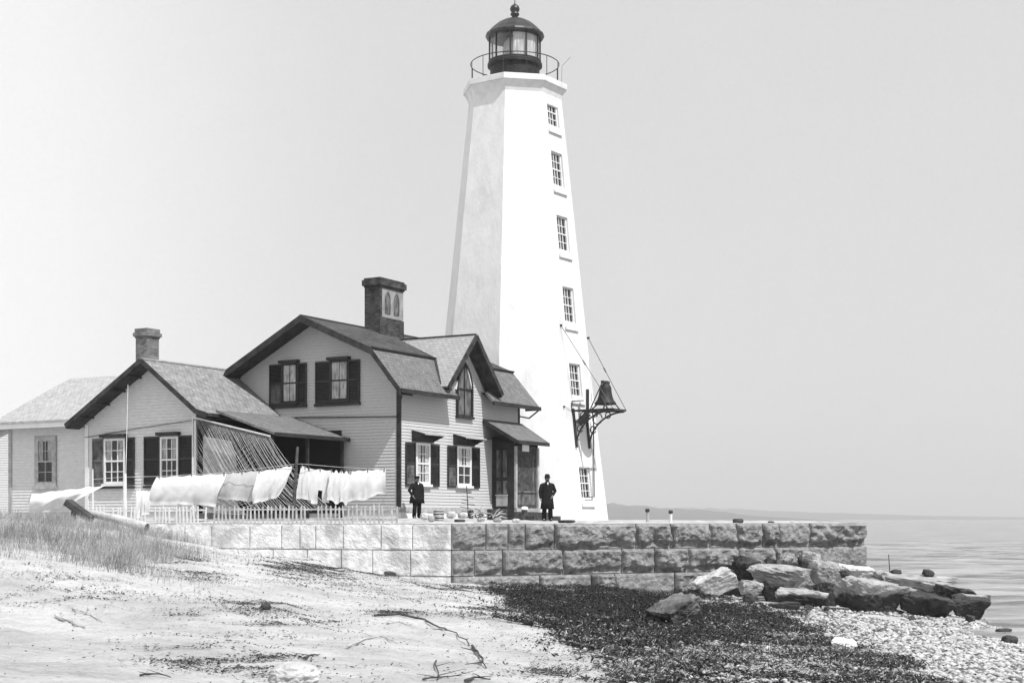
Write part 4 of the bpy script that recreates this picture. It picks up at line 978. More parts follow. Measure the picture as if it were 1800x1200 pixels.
def person(loc, H, rz, label, hem, flare, arms, hat, beard, stance):
    p = empty('person', loc, rz, label, 'person'); k = H/1.72
    J = []; Ed = []
    def j(x, y, z, r, par=None):
        J.append(((x*k, y*k, z*k), r*k if not isinstance(r, tuple) else tuple(q*k for q in r)))
        if par is not None: Ed.append((par, len(J)-1))
        return len(J)-1
    pel = j(0,0,.92,.13); sp = j(0,.01,1.12,.125,pel); chh = j(0,.0,1.32,.14,sp); nk = j(0,.01,1.46,.055,chh); hb = j(0,-.005,1.53,.07,nk); hc = j(0,-.005,1.61,.088,hb); ht = j(0,.0,1.68,.06,hc)
    j(0,-.105,1.585,.012,hc); j(.088,.005,1.59,.014,hc); j(-.088,.005,1.59,.014,hc)
    hands = []
    for sgn, (el_, wr) in zip((-1,1), arms):
        sh_ = j(sgn*.18,.01,1.40,.065,chh); e = j(el_[0],el_[1],el_[2],.045,sh_); w_ = j(wr[0],wr[1],wr[2],.030,e)
        dv = (V(*wr)-V(*el_)).normalized(); hands.append((V(*el_), V(*wr), sgn))
        side = dv.cross(V(0,1,0)).normalized() if abs(dv.y) < .9 else V(1,0,0)
        pm = V(*wr)+dv*.075; pmi = j(pm.x,pm.y,pm.z,(.034,.018),w_)
        th = V(*wr)+dv*.06+V(0,-.04,0); j(th.x,th.y,th.z,.010,w_)
        for q, ln in ((-1.5,.07),(-.5,.085),(.5,.08),(1.5,.06)):
            b_ = pm+V(0,q*.016,0)+dv*.03; c_ = b_+dv*ln*.6+V(0,-.006,0); e_ = c_+dv*ln*.4-side*sgn*.012
            i1 = j(b_.x,b_.y,b_.z,.009,pmi); i2 = j(c_.x,c_.y,c_.z,.008,i1); j(e_.x,e_.y,e_.z,.007,i2)
    for sgn, (kn, an) in zip((-1,1), stance):
        hp = j(sgn*.095,0,.86,.09,pel); kk = j(kn[0],kn[1],.49,.058,hp); a_ = j(an[0],an[1],.09,.04,kk); j(an[0]+sgn*.02,an[1]-.16,.035,.034,a_)
    skin_body('body', J, Ed, pel, M['skin'], p)
    c = MB()
    loft(c, [(0,.0,hem*k,flare[0]*k,flare[1]*k),(0,0,(hem+.25)*k,(flare[0]*.9)*k,flare[1]*.95*k),(0,0,1.02*k,.205*k,.145*k),(0,0,1.2*k,.215*k,.15*k),(0,0,1.33*k,.225*k,.145*k),(0,.005,1.41*k,.20*k,.12*k),(0,.01,1.46*k,.11*k,.085*k),(0,.012,1.505*k,.075*k,.075*k)])
    for el_, wr, sgn in hands:
        c.tube([V(sgn*.14,.01,1.38)*k, V(sgn*.20,.01,1.36)*k, el_*k, (el_*.3+wr*.7)*k, wr*k], [.085*k,.085*k,.068*k,.056*k,.05*k], 12)
    for s_ in (-1,1): c.poly([V(0,-.155,1.25)*k, V(s_*.02,-.16,1.1)*k, V(s_*.09,-.155,1.36)*k, V(s_*.07,-.11,1.47)*k])
    c.build('coat', M['cloth_dark'], p, smooth=True, uv=False)
    t = MB()
    for sgn, (kn, an) in zip((-1,1), stance):
        t.tube([V(sgn*.09,0,.95)*k, V(sgn*.095,0,.84)*k, V(kn[0],kn[1],.5)*k, V(an[0],an[1]+.01,.07)*k], [.12*k,.115*k,.088*k,.085*k], 14)
    t.build('trousers', M['trousers'], p, smooth=True, uv=False)
    for sgn, (kn, an) in zip((-1,1), stance):
        s_ = MB(); loft(s_, [(an[0]*k,(an[1]-.05)*k,0,.052*k,.14*k),(an[0]*k,(an[1]-.05)*k,.04*k,.054*k,.145*k),(an[0]*k,(an[1]-.01)*k,.085*k,.05*k,.09*k),(an[0]*k,(an[1]+.01)*k,.13*k,.045*k,.05*k)]); s_.build('shoe', M['cloth_dark'], p, smooth=True, uv=False)
    sh_ = MB(); sh_.poly([V(-.025,-.128,1.47)*k, V(.025,-.128,1.47)*k, V(.008,-.165,1.38)*k, V(-.008,-.165,1.38)*k]); sh_.lathe([(.066*k,0),(.07*k,.045*k)], 14, (0,.008*k,1.475*k), cap=False); sh_.build('shirt', M['shirt'], p, uv=False)
    h = MB(); zt = 1.645*k
    if hat == 'bowler': h.lathe([(.142*k,0),(.148*k,.012*k),(.10*k,.018*k),(.101*k,.07*k),(.088*k,.12*k),(.05*k,.145*k),(.0,.15*k)], 20, (0,0,zt), cap=False)
    else: h.lathe([(.098*k,-.01*k),(.105*k,.03*k),(.12*k,.06*k),(.09*k,.085*k),(0,.09*k)], 18, (0,0,zt), cap=False); h.poly([V(-.07,-.09,1.65)*k, V(.07,-.09,1.65)*k, V(.045,-.15,1.635)*k, V(-.045,-.15,1.635)*k])
    h.build('hat', M['cloth_dark'], p, smooth=True, uv=False)
    hr = MB(); hr.lathe([(.05*k,-.10*k),(.088*k,-.06*k),(.095*k,0),(.09*k,.03*k)], 16, (0,.022*k,1.63*k), cap=False); hr.build('hair', M['hair'], p, smooth=True, uv=False)
    for s_ in (-1,1):
        e = MB(); e.lathe([(0,-.009*k),(.009*k,0),(0,.009*k)], 8, (s_*.032*k,-.084*k,1.61*k), cap=False); e.build('eye', M['hair'], p, uv=False)
    mo = MB(); mo.box(-.028*k,.028*k,-.098*k,-.07*k,1.538*k,1.548*k); mo.build('mouth', M['trousers'], p, uv=False)
    if beard: b_ = MB(); b_.lathe([(.0,-.09*k),(.05*k,-.06*k),(.066*k,.0),(.06*k,.02*k)], 12, (0,-.045*k,1.545*k), cap=False); b_.build('beard', M['hair'], p, smooth=True, uv=False)
    return p
q = at(962,915,54.2); person((q.x,q.y,terr(q.x,q.y)), 1.66, R(8), 'man in long dark overcoat and bowler hat standing before the white tower', .46, (.27,.2),
    (((-.27,.03,1.12),(-.25,-.02,.86)),((.31,.06,1.14),(.19,-.08,.97))), 'bowler', True, (((-.11,-.01),(-.12,.03)),((.11,-.03),(.13,-.01))))
q = at(733,912,53.6); person((q.x,q.y,terr(q.x,q.y)), 1.53, R(28), 'shorter man in dark flared jacket and cap, standing before the front windows', .62, (.33,.22),
    (((-.33,.04,1.14),(-.24,-.10,.93)),((.27,.05,1.12),(.26,-.03,.86))), 'cap', False, (((-.12,-.06),(-.15,-.05)),((.11,.02),(.12,.06))))

# ------------------------------------------------------------------ boulders
ICO = None
def ico(level):
    import bmesh
    bm = bmesh.new(); bmesh.ops.create_icosphere(bm, subdivisions=level, radius=1); bm.verts.ensure_lookup_table()
    v = np.array([x.co[:] for x in bm.verts]); f = np.array([[q.index for q in p.verts] for p in bm.faces]); bm.free(); return v, f
IV, IF = ico(5)
def boulder(label, px0, py0, px1, py1, D, m, seed, depth=.7, yaw=0, tilt=(0,0), cuts=7, sharp=1.0, name='boulder', cat='boulder', group=None, round_=0.0, under=.50):
    if D is None: D = ground_hit((px0+px1)/2, py1-(py1-py0)*.12).y
    r_ = np.random.default_rng(seed)
    wd = (px1-px0)/FPX*D; ht = (py1-py0)/FPX*D
    nrm = [(1,0,0),(-1,0,0),(0,1,0),(0,-1,0),(0,0,1),(0,0,-1)]; d = list(r_.uniform(.82,1.0,6))
    for _ in range(cuts):
        n = r_.normal(size=3); n /= np.linalg.norm(n); nrm.append(tuple(n)); d.append(r_.uniform(.88,1.12))
    nrm = np.array(nrm); d = np.array(d)
    t = d[None]/np.maximum(IV@nrm.T, .05); rad = t.min(1)
    if round_: rad = rad*(1-round_)+round_*1.0
    P = IV*rad[:,None]
    n1 = np.array([mnoise.fractal(V(*(p*1.6))+V(seed*5.1,0,0), 1.0, 2.1, 5) for p in P]); n2 = np.array([abs(mnoise.noise(V(*(p*3.1))+V(0,seed*2.7,0))) for p in P])
    n3 = np.array([mnoise.fractal(V(*(p*5.5))+V(seed*1.7,3,0), .8, 2.1, 4) for p in P]); P = P*(1+.12*n1-.12*n2+.030*n3)[:,None]
    ext = P.max(0)-P.min(0)
    P = (P-(P.max(0)+P.min(0))/2)/ext*np.array([wd, wd*depth, ht])
    Mx = np.array(Matrix.Rotation(yaw,3,'Z') @ Matrix.Rotation(tilt[0],3,'X') @ Matrix.Rotation(tilt[1],3,'Y'))
    P = P@Mx.T
    zz = (P[:,2]-P[:,2].min())/(P[:,2].max()-P[:,2].min()); tp = 1-under*np.clip(1-zz/.72, 0, 1); P[:,:2] *= tp[:,None]; P[:,1] += .25*under*ht*0
    s = ht/(P[:,2].max()-P[:,2].min()); sx = wd/(P[:,0].max()-P[:,0].min()); P = P*np.array([sx, sx, s])
    c = at((px0+px1)/2, (py0+py1)/2, D)
    o = np_mesh(name, P, IF, m, smooth=False); o.location = (c.x, c.y+wd*depth*.3, c.z)
    return tag(o, label, cat, group)
RG = 'boulders tumbled at the seaward end of the wall'
def paint_low_shade(m, level):                     # shade of the lower rock faces painted in, dark below a ragged height
    nt = m.node_tree; N = nt.nodes; L = nt.links; b = N['Principled BSDF']; src = b.inputs['Base Color'].links[0].from_socket
    ge = N.new('ShaderNodeNewGeometry'); sp = N.new('ShaderNodeSeparateXYZ'); L.new(ge.outputs['Position'], sp.inputs[0])
    n = N.new('ShaderNodeTexNoise'); n.inputs['Scale'].default_value = 2.2; n.inputs['Detail'].default_value = 6; L.new(ge.outputs['Position'], n.inputs['Vector'])
    ad = N.new('ShaderNodeMath'); ad.operation = 'MULTIPLY_ADD'; ad.inputs[1].default_value = .9; L.new(n.outputs['Fac'], ad.inputs[0]); L.new(sp.outputs['Z'], ad.inputs[2])
    r = N.new('ShaderNodeMapRange'); r.inputs['From Min'].default_value = level+.40; r.inputs['From Max'].default_value = level+.52; r.inputs['To Min'].default_value = .035; r.inputs['To Max'].default_value = 1; L.new(ad.outputs[0], r.inputs['Value'])
    mu = N.new('ShaderNodeMath'); mu.operation = 'MULTIPLY'; L.new(src, mu.inputs[0])
    r2 = N.new('ShaderNodeMath'); r2.operation = 'MAXIMUM'; L.new(r.outputs[0], r2.inputs[0]); r2.inputs[1].default_value = .14; L.new(r2.outputs[0], mu.inputs[1]); L.new(mu.outputs[0], b.inputs['Base Color'])
M['rock_low_shade'] = mat('low_shaded_boulder', .30, .8, .4, 3, .9, 16, dark=.14, dscale=1.5, dthr=.58); paint_low_shade(M['rock_low_shade'], -2.22)
rk, rd, rp_ = M['rock_low_shade'], M['rock_dark'], M['rock_pale']
boulder('jagged boulder with a dark left side, lying alone on the black seaweed',1134,1044,1234,1114,None,mat('patchy_dark_boulder', .13, .7, .9, 2.2, .9, 16, dark=.03, dscale=1.3, dthr=.50),111,.9,.75,(.1,-.45),6,under=.30)  # dark grey boulder broken by random darker patches
boulder('big pale slab leaning against the wall foot, at the left of the tumbled boulders',1216,998,1300,1056,44.6,rp_,12,.5,.2,(.15,-.55),5,group=RG)
boulder('black jagged boulder wedged against the wall, under its broken second course',1286,976,1345,1030,45.6,rd,13,.8,.3,(.1,.3),8,group=RG)
boulder('long rounded grey boulder lying on the black one beside the wall',1318,990,1432,1034,45.0,rk,14,.55,-.1,(.1,.12),4,group=RG,round_=.3)
boulder('small grey stone at the right foot of the leaning pale slab',1298,1018,1344,1054,43.8,rk,15,.8,.3,(0,.2),8,group=RG)
boulder('dark stone in the gap under the long rounded boulder',1336,1018,1400,1064,44.2,rd,16,.8,.1,(.1,.1),8,group=RG)
boulder('smooth slab with pale top and dark underside, in front of the long rounded boulder',1364,1032,1464,1078,42.6,rk,17,.6,-.2,(.25,.2),4,group=RG,round_=.2)
boulder('low flat slab at the front edge of the boulders, on the pebbles',1336,1056,1408,1084,41.6,rk,18,.6,-.1,(.1,-.1),5,group=RG)
boulder('rounded boulder between the long grey boulder and the big dark-faced block',1424,984,1478,1034,45.4,rk,19,.7,.3,(.1,.1),6,group=RG,round_=.3)
boulder('black boulder in the deep gap left of the big dark-faced block',1432,1022,1482,1076,44.0,rd,20,.8,.1,(0,.1),7,group=RG)
boulder('biggest block, with pale flat top and dark front face',1462,1008,1612,1090,42.4,rk,21,.6,.40,(.22,.16),4,group=RG)
boulder('pale flat rock lying behind the biggest block',1466,990,1540,1034,46.5,rp_,22,.8,.2,(.2,.1),5,group=RG)
boulder('black upright block at the right end of the biggest block',1584,1036,1686,1100,42.6,rd,23,.7,-.3,(.1,.25),5,group=RG)
boulder('long low grey slab behind the black upright block',1556,1006,1694,1050,45.5,rk,24,.6,-.15,(.2,.12),5,group=RG)
boulder('dark wedge of rock between the long low slab and the pale end block',1648,1026,1720,1066,43.8,rd,25,.7,.2,(.1,.2),6,group=RG)
boulder('pale block at the far right end of the boulders, by the water',1672,1042,1746,1092,43.2,rk,26,.8,-.2,(.1,.1),6,group=RG)
boulder('grey broken stone on the wall end, above the rounded boulder',1396,966,1446,1000,47.4,rk,27,.7,.4,(.1,.2),8,group=RG)
boulder('small dark stone perched under the last wall course',1404,982,1424,1000,46.6,rd,28,.8,.4,(.1,.2),8,group=RG)
boulder('low grey stone just behind the stake in the rocks',1500,1000,1580,1024,47.0,rk,29,.7,.1,(.1,.1),6,group=RG,under=.03)
boulder('small black stone on top of the long low slab, next to the stake',1566,1000,1586,1014,46.2,rd,30,.8,.3,(0,0),6,group=RG,under=.05,round_=.6)
boulder('small black stone on the long low slab, farthest right on it',1622,1000,1644,1014,46.0,rd,31,.8,.3,(0,.2),6,group=RG,under=.05,round_=.6)
boulder('dark stone awash at the water edge, right border of the beach',1762,1116,1792,1134,35.5,rd,32,.8,.2,(0,0),6,under=.05,round_=.6)
boulder('low dark stone in the shallows behind the beach edge',1752,1104,1782,1112,38.5,rd,33,.8,.2,(0,0),6,under=.05,round_=.6)
boulder('white flat stone lying where seaweed meets pebbles',1462,1120,1508,1150,None,mat('white_stone',.8,.8,.08,4),34,.7,-.5,(.35,.2),6,under=.1,round_=.35)
boulder('pale half-buried boulder at the bottom edge of the sand',468,1164,560,1216,None,mat('sandy_boulder', .40, .9, .2, 6, .5, 20),35,.8,.2,(0,0),4,round_=.8,under=.0)
boulder('small dark rounded stone on the sand, above the driftwood',456,1060,476,1074,None,rd,36,1.2,.2,(0,0),6,under=.0,round_=.8)
for k, (x0,y0,x1,y1,lab) in enumerate(((1168,896,1192,0,0),)): pass
for k, (x0,y0,x1,y1,D) in enumerate(((1306,1044,1330,1062,42.6),(1402,1030,1424,1048,43.6),(1412,1062,1434,1080,41.8),(1444,1066,1470,1086,41.6),(1476,1000,1498,1016,44.4),(1536,1000,1556,1014,45.6),(1646,1060,1668,1084,42.6),(1592,1082,1612,1098,41.4),(1698,1080,1716,1096,41.8),(1354,1078,1372,1090,40.6),(1342,978,1366,996,46.2),(1378,972,1398,992,46.8))):
    boulder('dark jagged rubble stone wedged in the gaps between the larger boulders',x0,y0,x1,y1,D,(rd,rk)[k % 2],140+k,.8,k*.7,(.2,.3),8,name='rubble_stone',cat='stone',group='rubble in the gaps of the boulders',under=.1)
q = ground_hit(1563,1012); stick('stake','thin stake standing among the boulders before the water','stake', at(1565,1016,46.6), at(1562,974,46.6), .02,.012, M['wood_dark'])

# ------------------------------------------------------------------ things on the terrace
def keg(px, py0, py1, wpx, D, label, m, tilt=0):
    b = at(px, py1, D); h = (py1-py0)/FPX*D; r = wpx/FPX*D/2
    k = empty('keg', b, tilt, label, 'keg')
    mb = MB(); mb.lathe([(r*.84,0),(r*.95,h*.25),(r,h*.5),(r*.95,h*.75),(r*.84,h),(r*.78,h),(r*.76,h-.03),(0,h-.03)], 24, cap=False); mb.build('staves', m, k, smooth=False)
    for z in (.12,.34,.66,.88):
        rr_ = np.interp(z, [0,.25,.5,.75,1], [.84,.95,1,.95,.84])*r
        ho = MB(); ho.lathe([(rr_+.004,h*z-.02),(rr_+.012,h*z),(rr_+.004,h*z+.02)], 24, cap=False); ho.build('hoop', M['iron'], k)
    return k
keg(771,896,917,19,47.5,'stout grey keg on the wall edge, right of the shorter man', M['wood'])
keg(828,896,911,9,52.0,'small dark keg at the foot of the bare plant trellis', M['wood_dark'])
tr_ = empty('plant_trellis', at(823,910,53.0), 0, 'bare crooked plant trellis with short rungs under the right front window', 'trellis')
mb = MB(); mb.tube([V(0,0,0), V(-.02,0,.55), V(-.06,.02,1.15)], .018, 6); mb.build('stem', M['iron'], tr_)
for z, a, b in ((.22,-.25,.22),(.36,-.3,.1),(.50,-.24,.24),(.63,-.27,.02),(.75,-.2,.2),(.9,-.16,.1)):
    mb = MB(); mb.tube([V(a,0,z+.04), V(0,.01,z), V(b,0,z-.03)], .013, 5); mb.build('rung', M['iron'], tr_)
bp_ = empty('brush_pile', at(852,911,51.5), 0, 'tangled pile of grey sticks on the ground, left of the porch', 'brush pile')
for k in range(26):
    a = V(random.uniform(-.45,.45), random.uniform(-.25,.25), random.uniform(0,.12)); e = a + V(random.uniform(-.45,.45), random.uniform(-.2,.2), random.uniform(-.02,.34)); e.z = max(.02, e.z)
    mb = MB(); mb.tube([a, (a+e)/2+V(0,0,.05), e], [.025,.02,.01], 5); mb.build('stick', M['wood'] if k % 3 else M['wood_dark'], bp_, uv=False)
cr = empty('crate', at(874,913,52.0), R(25), 'low black crate beside the porch step', 'crate')
for z in (0,.13,.26):
    mb = MB(); mb.box(-.3,.3,-.2,-.18,z,z+.11); mb.box(-.3,.3,.18,.2,z,z+.11); mb.box(-.3,-.28,-.18,.18,z,z+.11); mb.box(.28,.3,-.18,.18,z,z+.11); mb.build('slat', M['wood_dark'], cr)
mb = MB()
for x in (-.27,.25):
    for y in (-.17,.15): mb.box(x,x+.03,y,y+.03,0,.37)
mb.box(-.27,.27,-.17,.17,.01,.03); mb.build('frame', M['wood_dark'], cr)
bk = empty('bucket', at(922,905,56.3), 0, 'dark bucket with white rim on the porch step', 'bucket')
mb = MB(); mb.lathe([(.09,0),(.125,.24),(.118,.24),(.085,.02),(0,.02)], 20, cap=False); mb.build('pail', M['wood_dark'], bk)
mb = MB(); mb.lathe([(.118,.2),(.135,.235),(.125,.30),(.05,.33),(0,.33)], 20, cap=False); mb.build('lid', M['paper'], bk)
for px, y0, y1, lab in ((1138,893,918,'left mooring post on the terrace, bare and dark, with the far shore behind'),(1179,896,919,'right mooring post on the terrace, with a dark cap and pale stem')):
    D = 50.5; b = at(px, y1, D); h = (y1-y0)/FPX*D
    po_ = empty('mooring_post', b, 0, lab, 'post')
    mb = MB(); mb.tube([V(0,0,-.05), V(.01,0,h*.75)], [.055,.045], 8); mb.build('stem', M['pole'] if px > 1150 else M['grey_trim'], po_)
    mb = MB(); mb.lathe([(.04,h*.72),(.075,h*.78),(.08,h*.9),(.05,h),(0,h)], 10, cap=False); mb.build('cap', M['iron'], po_)
ST = 'loose stones strewn along the wall edge'
labs = ['flat pale stone by the feet of the shorter man','small round stone between the shorter man and the stout keg','pale block just right of the stout keg','long whitish block under the right front window','dark low stone below the plant trellis','small pale stone below the brush pile','rounded stone in front of the black crate','small light stone in front of the porch step','low dark lump on the bare wall top, beyond the mooring posts','small dark stone near the seaward end of the wall top','pale chip of stone near the seaward end of the wall top','broad flat dark stone in front of the white tower base']
spec = [(738,900,755,914,rp_,47),(752,906,764,917,rk,46.5),(784,898,802,911,rp_,53),(804,900,826,911,rp_,53.5),(798,912,818,919,rd,46.5),(838,909,852,917,rk,46),(866,910,882,918,rk,46),(900,911,914,918,rp_,46.5),(1288,911,1308,921,rd,49.5),(1350,915,1362,921,rd,49.2),(1388,916,1408,921,rp_,49.2),(980,913,1012,919,rd,46)]
for k, (s_, lab) in enumerate(zip(spec, labs)): boulder(lab, s_[0], s_[1], s_[2], s_[3], s_[5], s_[4], 60+k, .7, random.uniform(-.5,.5), (0,0), 6, name='stone', cat='stone', group=ST, under=.05, round_=.55)
# log and broken timber on the dune crest
lg = empty('driftwood_log', at(150,900,40.8), 0, 'thick pale log with a dark sawn end, lying on the dune crest', 'log')
a = V(0,0,0); e = at(258,927,40.2)-at(150,900,40.8)
mb = MB(); mb.tube([a, a.lerp(e,.5)+V(0,0,.03), e], [.10,.125,.135], 16); mb.build('trunk', M['rock_pale'], lg, smooth=True)
mb = MB(); dv = e.normalized(); mb.tube([e-dv*.002, e+dv*.006], .118, 16); mb.build('sawn_end', M['wood_dark'], lg)
tm = empty('broken_timber', at(125,922,40.2), 0, 'dark broken timber propped on a short leg beside the pale log', 'timber')
mb = MB(); o_ = at(125,922,40.2); mb.bar(at(119,882,40.2)-o_, at(160,912,40.0)-o_, .30,.17); mb.build('plank', M['wood_dark'], tm)
mb = MB(); mb.bar(at(127,925,40.3)-o_, at(130,894,40.2)-o_, .10,.12); mb.build('leg', M['wood_dark'], tm)

# ------------------------------------------------------------------ driftwood on the sand
def branch(label, pts, r, m, name='driftwood_branch', lift=.02):
    P = [ground_hit(px, py) for px, py in pts]; P = [p+V(0,0,lift) for p in P]; o0 = P[0].copy()
    Q = []
    for a_, b_ in zip(P[:-1], P[1:]):
        for t in (0,.33,.66): Q.append(a_.lerp(b_,t)+V(random.uniform(-1,1)*r*1.5, random.uniform(-1,1)*r*2, random.uniform(0,1)*r))
    Q.append(P[-1]); rs = [r*(1-.65*i/(len(Q)-1))*random.uniform(.75,1.2) for i in range(len(Q))]
    mb = MB(); mb.tube([q_-o0 for q_ in Q], rs, 7)
    for i in range(2, len(Q)-1, 3):
        d_ = V(random.uniform(-.3,.3), random.uniform(-.3,.3), random.uniform(.0,.10)); mb.tube([Q[i]-o0, Q[i]-o0+d_], [r*.5,r*.15], 5)
    o = mb.build(name, m, uv=False); o.location = o0; tag(o, label, 'driftwood')
wd_, ww_ = M['wood_dark'], M['wood']
branch('long dark crooked branch lying across the middle of the sand',[(660,1083),(700,1083),(745,1090),(770,1105),(800,1114),(825,1136)],.022,wd_)
branch('pale curved stick arched on the sand, below the dark crooked branch',[(612,1140),(640,1127),(670,1121),(697,1131)],.018,ww_)
branch('short thin curved twig between the pale arched stick and the dark crooked branch',[(678,1098),(700,1094),(730,1104)],.012,ww_)
branch('forked grey stick on the lower left of the dune slope',[(98,1086),(125,1096),(150,1104)],.03,ww_)
branch('thin stick above the forked grey stick on the dune slope',[(125,1073),(150,1080),(180,1094)],.018,ww_)
branch('upright broken stick at the bottom of the sand',[(765,1164),(768,1180),(769,1197)],.012,wd_)
branch('flat dark stick at the very bottom, left of the curled root',[(745,1196),(780,1192),(812,1190)],.012,wd_)
branch('curled dark root at the bottom edge of the sand',[(820,1200),(840,1193),(862,1196)],.018,wd_)
branch('straight grey stick near the bottom left corner',[(243,1190),(270,1187),(300,1193)],.012,wd_)
branch('crumbling dark root trailing down from the crooked branch',[(826,1138),(840,1155),(855,1176)],.025,wd_)
branch('thin bent twig beside the pale half-buried boulder',[(533,1160),(550,1154),(563,1152)],.014,wd_)
branch('short dark plank lying at the foot of the whitewashed wall',[(681,1013),(700,1014),(716,1015)],.06,wd_,lift=.05)

# ------------------------------------------------------------------ ground cover: seaweed, pebbles, dune grass, straw
def inpoly(px, py, poly):
    c = np.zeros(px.shape, bool); n = len(poly)
    for i in range(n):
        x0, y0 = poly[i]; x1, y1 = poly[(i+1) % n]
        if y0 == y1: continue
        c ^= ((y0 > py) != (y1 > py)) & (px < (x1-x0)*(py-y0)/(y1-y0)+x0)
    return c
def to_px(x, y, z): return 900+FPX*x/y, HZ-FPX*z/y
def spread(n, x0, x1, y0, y1, keep):
    x = rng.uniform(x0, x1, n); y = rng.uniform(y0, y1, n); z = terrain(x, y)
    px, py = to_px(x, y, z); k = keep(px, py, x, y)
    return x[k], y[k], z[k], px[k], py[k]
WR_POLY = [(850,1040),(930,1034),(1000,1033),(1140,1040),(1240,1050),(1330,1068),(1400,1098),(1470,1122),(1530,1140),(1580,1165),(1690,1230),(1000,1230),(1090,1180),(1060,1150),(1000,1118),(930,1088),(880,1068)]
def jit(px, py, x, y): return px+90*fbm(x*.8, y*.8, 6, 31)+26*vnoise(x*7, y*7, 33), py+46*fbm(x*.9+9, y*.9, 6, 37)+14*vnoise(x*8, y*8, 39)
PB_POLY = [(1215,1058),(1330,1062),(1400,1078),(1500,1080),(1600,1086),(1700,1092),(1760,1108),(1830,1150),(1830,1230),(1560,1230),(1600,1190),(1540,1150),(1470,1125),(1380,1095),(1300,1080)]
wrm = mat('black_seaweed', .022, .7, .7, 9, spec=.25); wrg = mat('dry_seaweed', .24, .9, .8, 9); 
def flakes(name, x, y, z, size, lift, m, curl=.35, lab=None, cat=None, wr=(.25,.6)):
    n = len(x); a = rng.uniform(0, 2*np.pi, n); s = size*rng.uniform(.4, 1.5, n); wd = s*rng.uniform(wr[0],wr[1],n); tl = rng.normal(0, curl, n); t2 = rng.normal(0, curl, n)
    ux, uy = np.cos(a), np.sin(a); h = z+lift*rng.uniform(.1, 1, n)
    c = np.stack([x, y, h], 1); U = np.stack([ux*s, uy*s, tl*s], 1); Wv = np.stack([-uy*wd, ux*wd, t2*wd], 1); up = np.zeros((n,3)); up[:,2] = s*rng.uniform(.0,.35,n)
    v = np.stack([c-U-Wv*.5, c-U*.2+Wv-up*0, c+U+up*.3, c+U*.1-Wv+up], 1).reshape(-1, 3)
    f = np.arange(4*n).reshape(n, 4)
    o = np_mesh(name, v, f, m); tag(o, lab, cat, kind='stuff'); return o
def keep_w(px, py, x, y):
    a, b = jit(px, py, x, y)
    strand = fbm(x*.55+y*.35, y*1.5-x*.4, 4, 83)            # tide lines and thin places
    thin = np.clip((py-1085)/110, 0, 1)*.30 + np.clip((930-px)/70, 0, 1)*.25
    return inpoly(a, b, WR_POLY) & (strand > -.30+thin*1.0+.12*rng.normal(0,1,len(px)))
# bed of packed weed that follows the beach
gxw = np.arange(-1.5, 14, .09); gyw = np.arange(16.5, 46.5, .12); XW, YW = np.meshgrid(gxw, gyw); ZW = terrain(XW, YW)
PX, PY = to_px(XW, YW, ZW); ja, jb = jit(PX.ravel(), PY.ravel(), XW.ravel(), YW.ravel()); ins = inpoly(ja, jb, WR_POLY).reshape(XW.shape)
holes = vnoise(XW*2.1, YW*2.1, 77) + .6*vnoise(XW*5, YW*5, 78)
strand = fbm(XW*.55+YW*.35, YW*1.5-XW*.4, 4, 83); ins &= (holes < .55) & (strand > -.22+np.clip((PY-1085)/110, 0, 1)*.26+np.clip((930-PX)/70, 0, 1)*.25)
ZW = ZW + .02 + .05*np.abs(fbm(XW*3.5, YW*3.5, 4, 41))+.02*rng.uniform(0, 1, XW.shape)
idw = np.arange(XW.size).reshape(XW.shape); qw = np.stack([idw[:-1,:-1], idw[:-1,1:], idw[1:,1:], idw[1:,:-1]], -1).reshape(-1,4)
okq = ins[:-1,:-1].ravel() & ins[1:,1:].ravel() & ins[:-1,1:].ravel() & ins[1:,:-1].ravel(); qw = qw[okq]
used = np.unique(qw); rem = -np.ones(XW.size, int); rem[used] = np.arange(len(used))
o = np_mesh('seaweed_bed', np.stack([XW.ravel(), YW.ravel(), ZW.ravel()], 1)[used], rem[qw], mat('packed_seaweed', .028, .75, .8, 6, .8, 40)); tag(o, 'dark bed of packed seaweed on the beach below the wall', 'seaweed', kind='stuff')
x, y, z, px, py = spread(460000, -1.5, 14, 16.5, 46.5, keep_w); z = z + .10*np.clip(fbm(x*1.6, y*2.2, 4, 95), 0, 1); flakes('seaweed', x, y, z+.03, .038, .10, wrm, .55, 'loose black seaweed fronds heaped below the granite wall', 'seaweed', (.08,.22))
x, y, z, px, py = spread(260000, -1.5, 14, 16.5, 46.5, lambda a, b, c, d: keep_w(a, b, c, d) & (rng.uniform(0,1,len(a)) < np.clip(.04+(b-1085)/110, .03, .85)*np.clip(.6+1.3*fbm(c*1.2,d*1.2,4,91),.1,1))); flakes('dry_seaweed', x, y, z+.06, .030, .12, wrg, .6, 'grey dried weed scattered over the black seaweed', 'seaweed', (.06,.25))
# stray weed on the sand round the edge
def keep_e(px, py, x, y):
    a, b = jit(px-10, py, x, y); return inpoly(a+70*rng.normal(0,1,len(a)), b-14*np.abs(rng.normal(0,1,len(a))), WR_POLY) & (fbm(x*.9, y*.9, 3, 51) > .0)
x, y, z, px, py = spread(160000, -6, 8, 15, 46, keep_e); flakes('stray_weed', x, y, z+.01, .03, .04, wrm, .4, 'stray scraps of weed on the sand round the seaweed bed', 'seaweed')

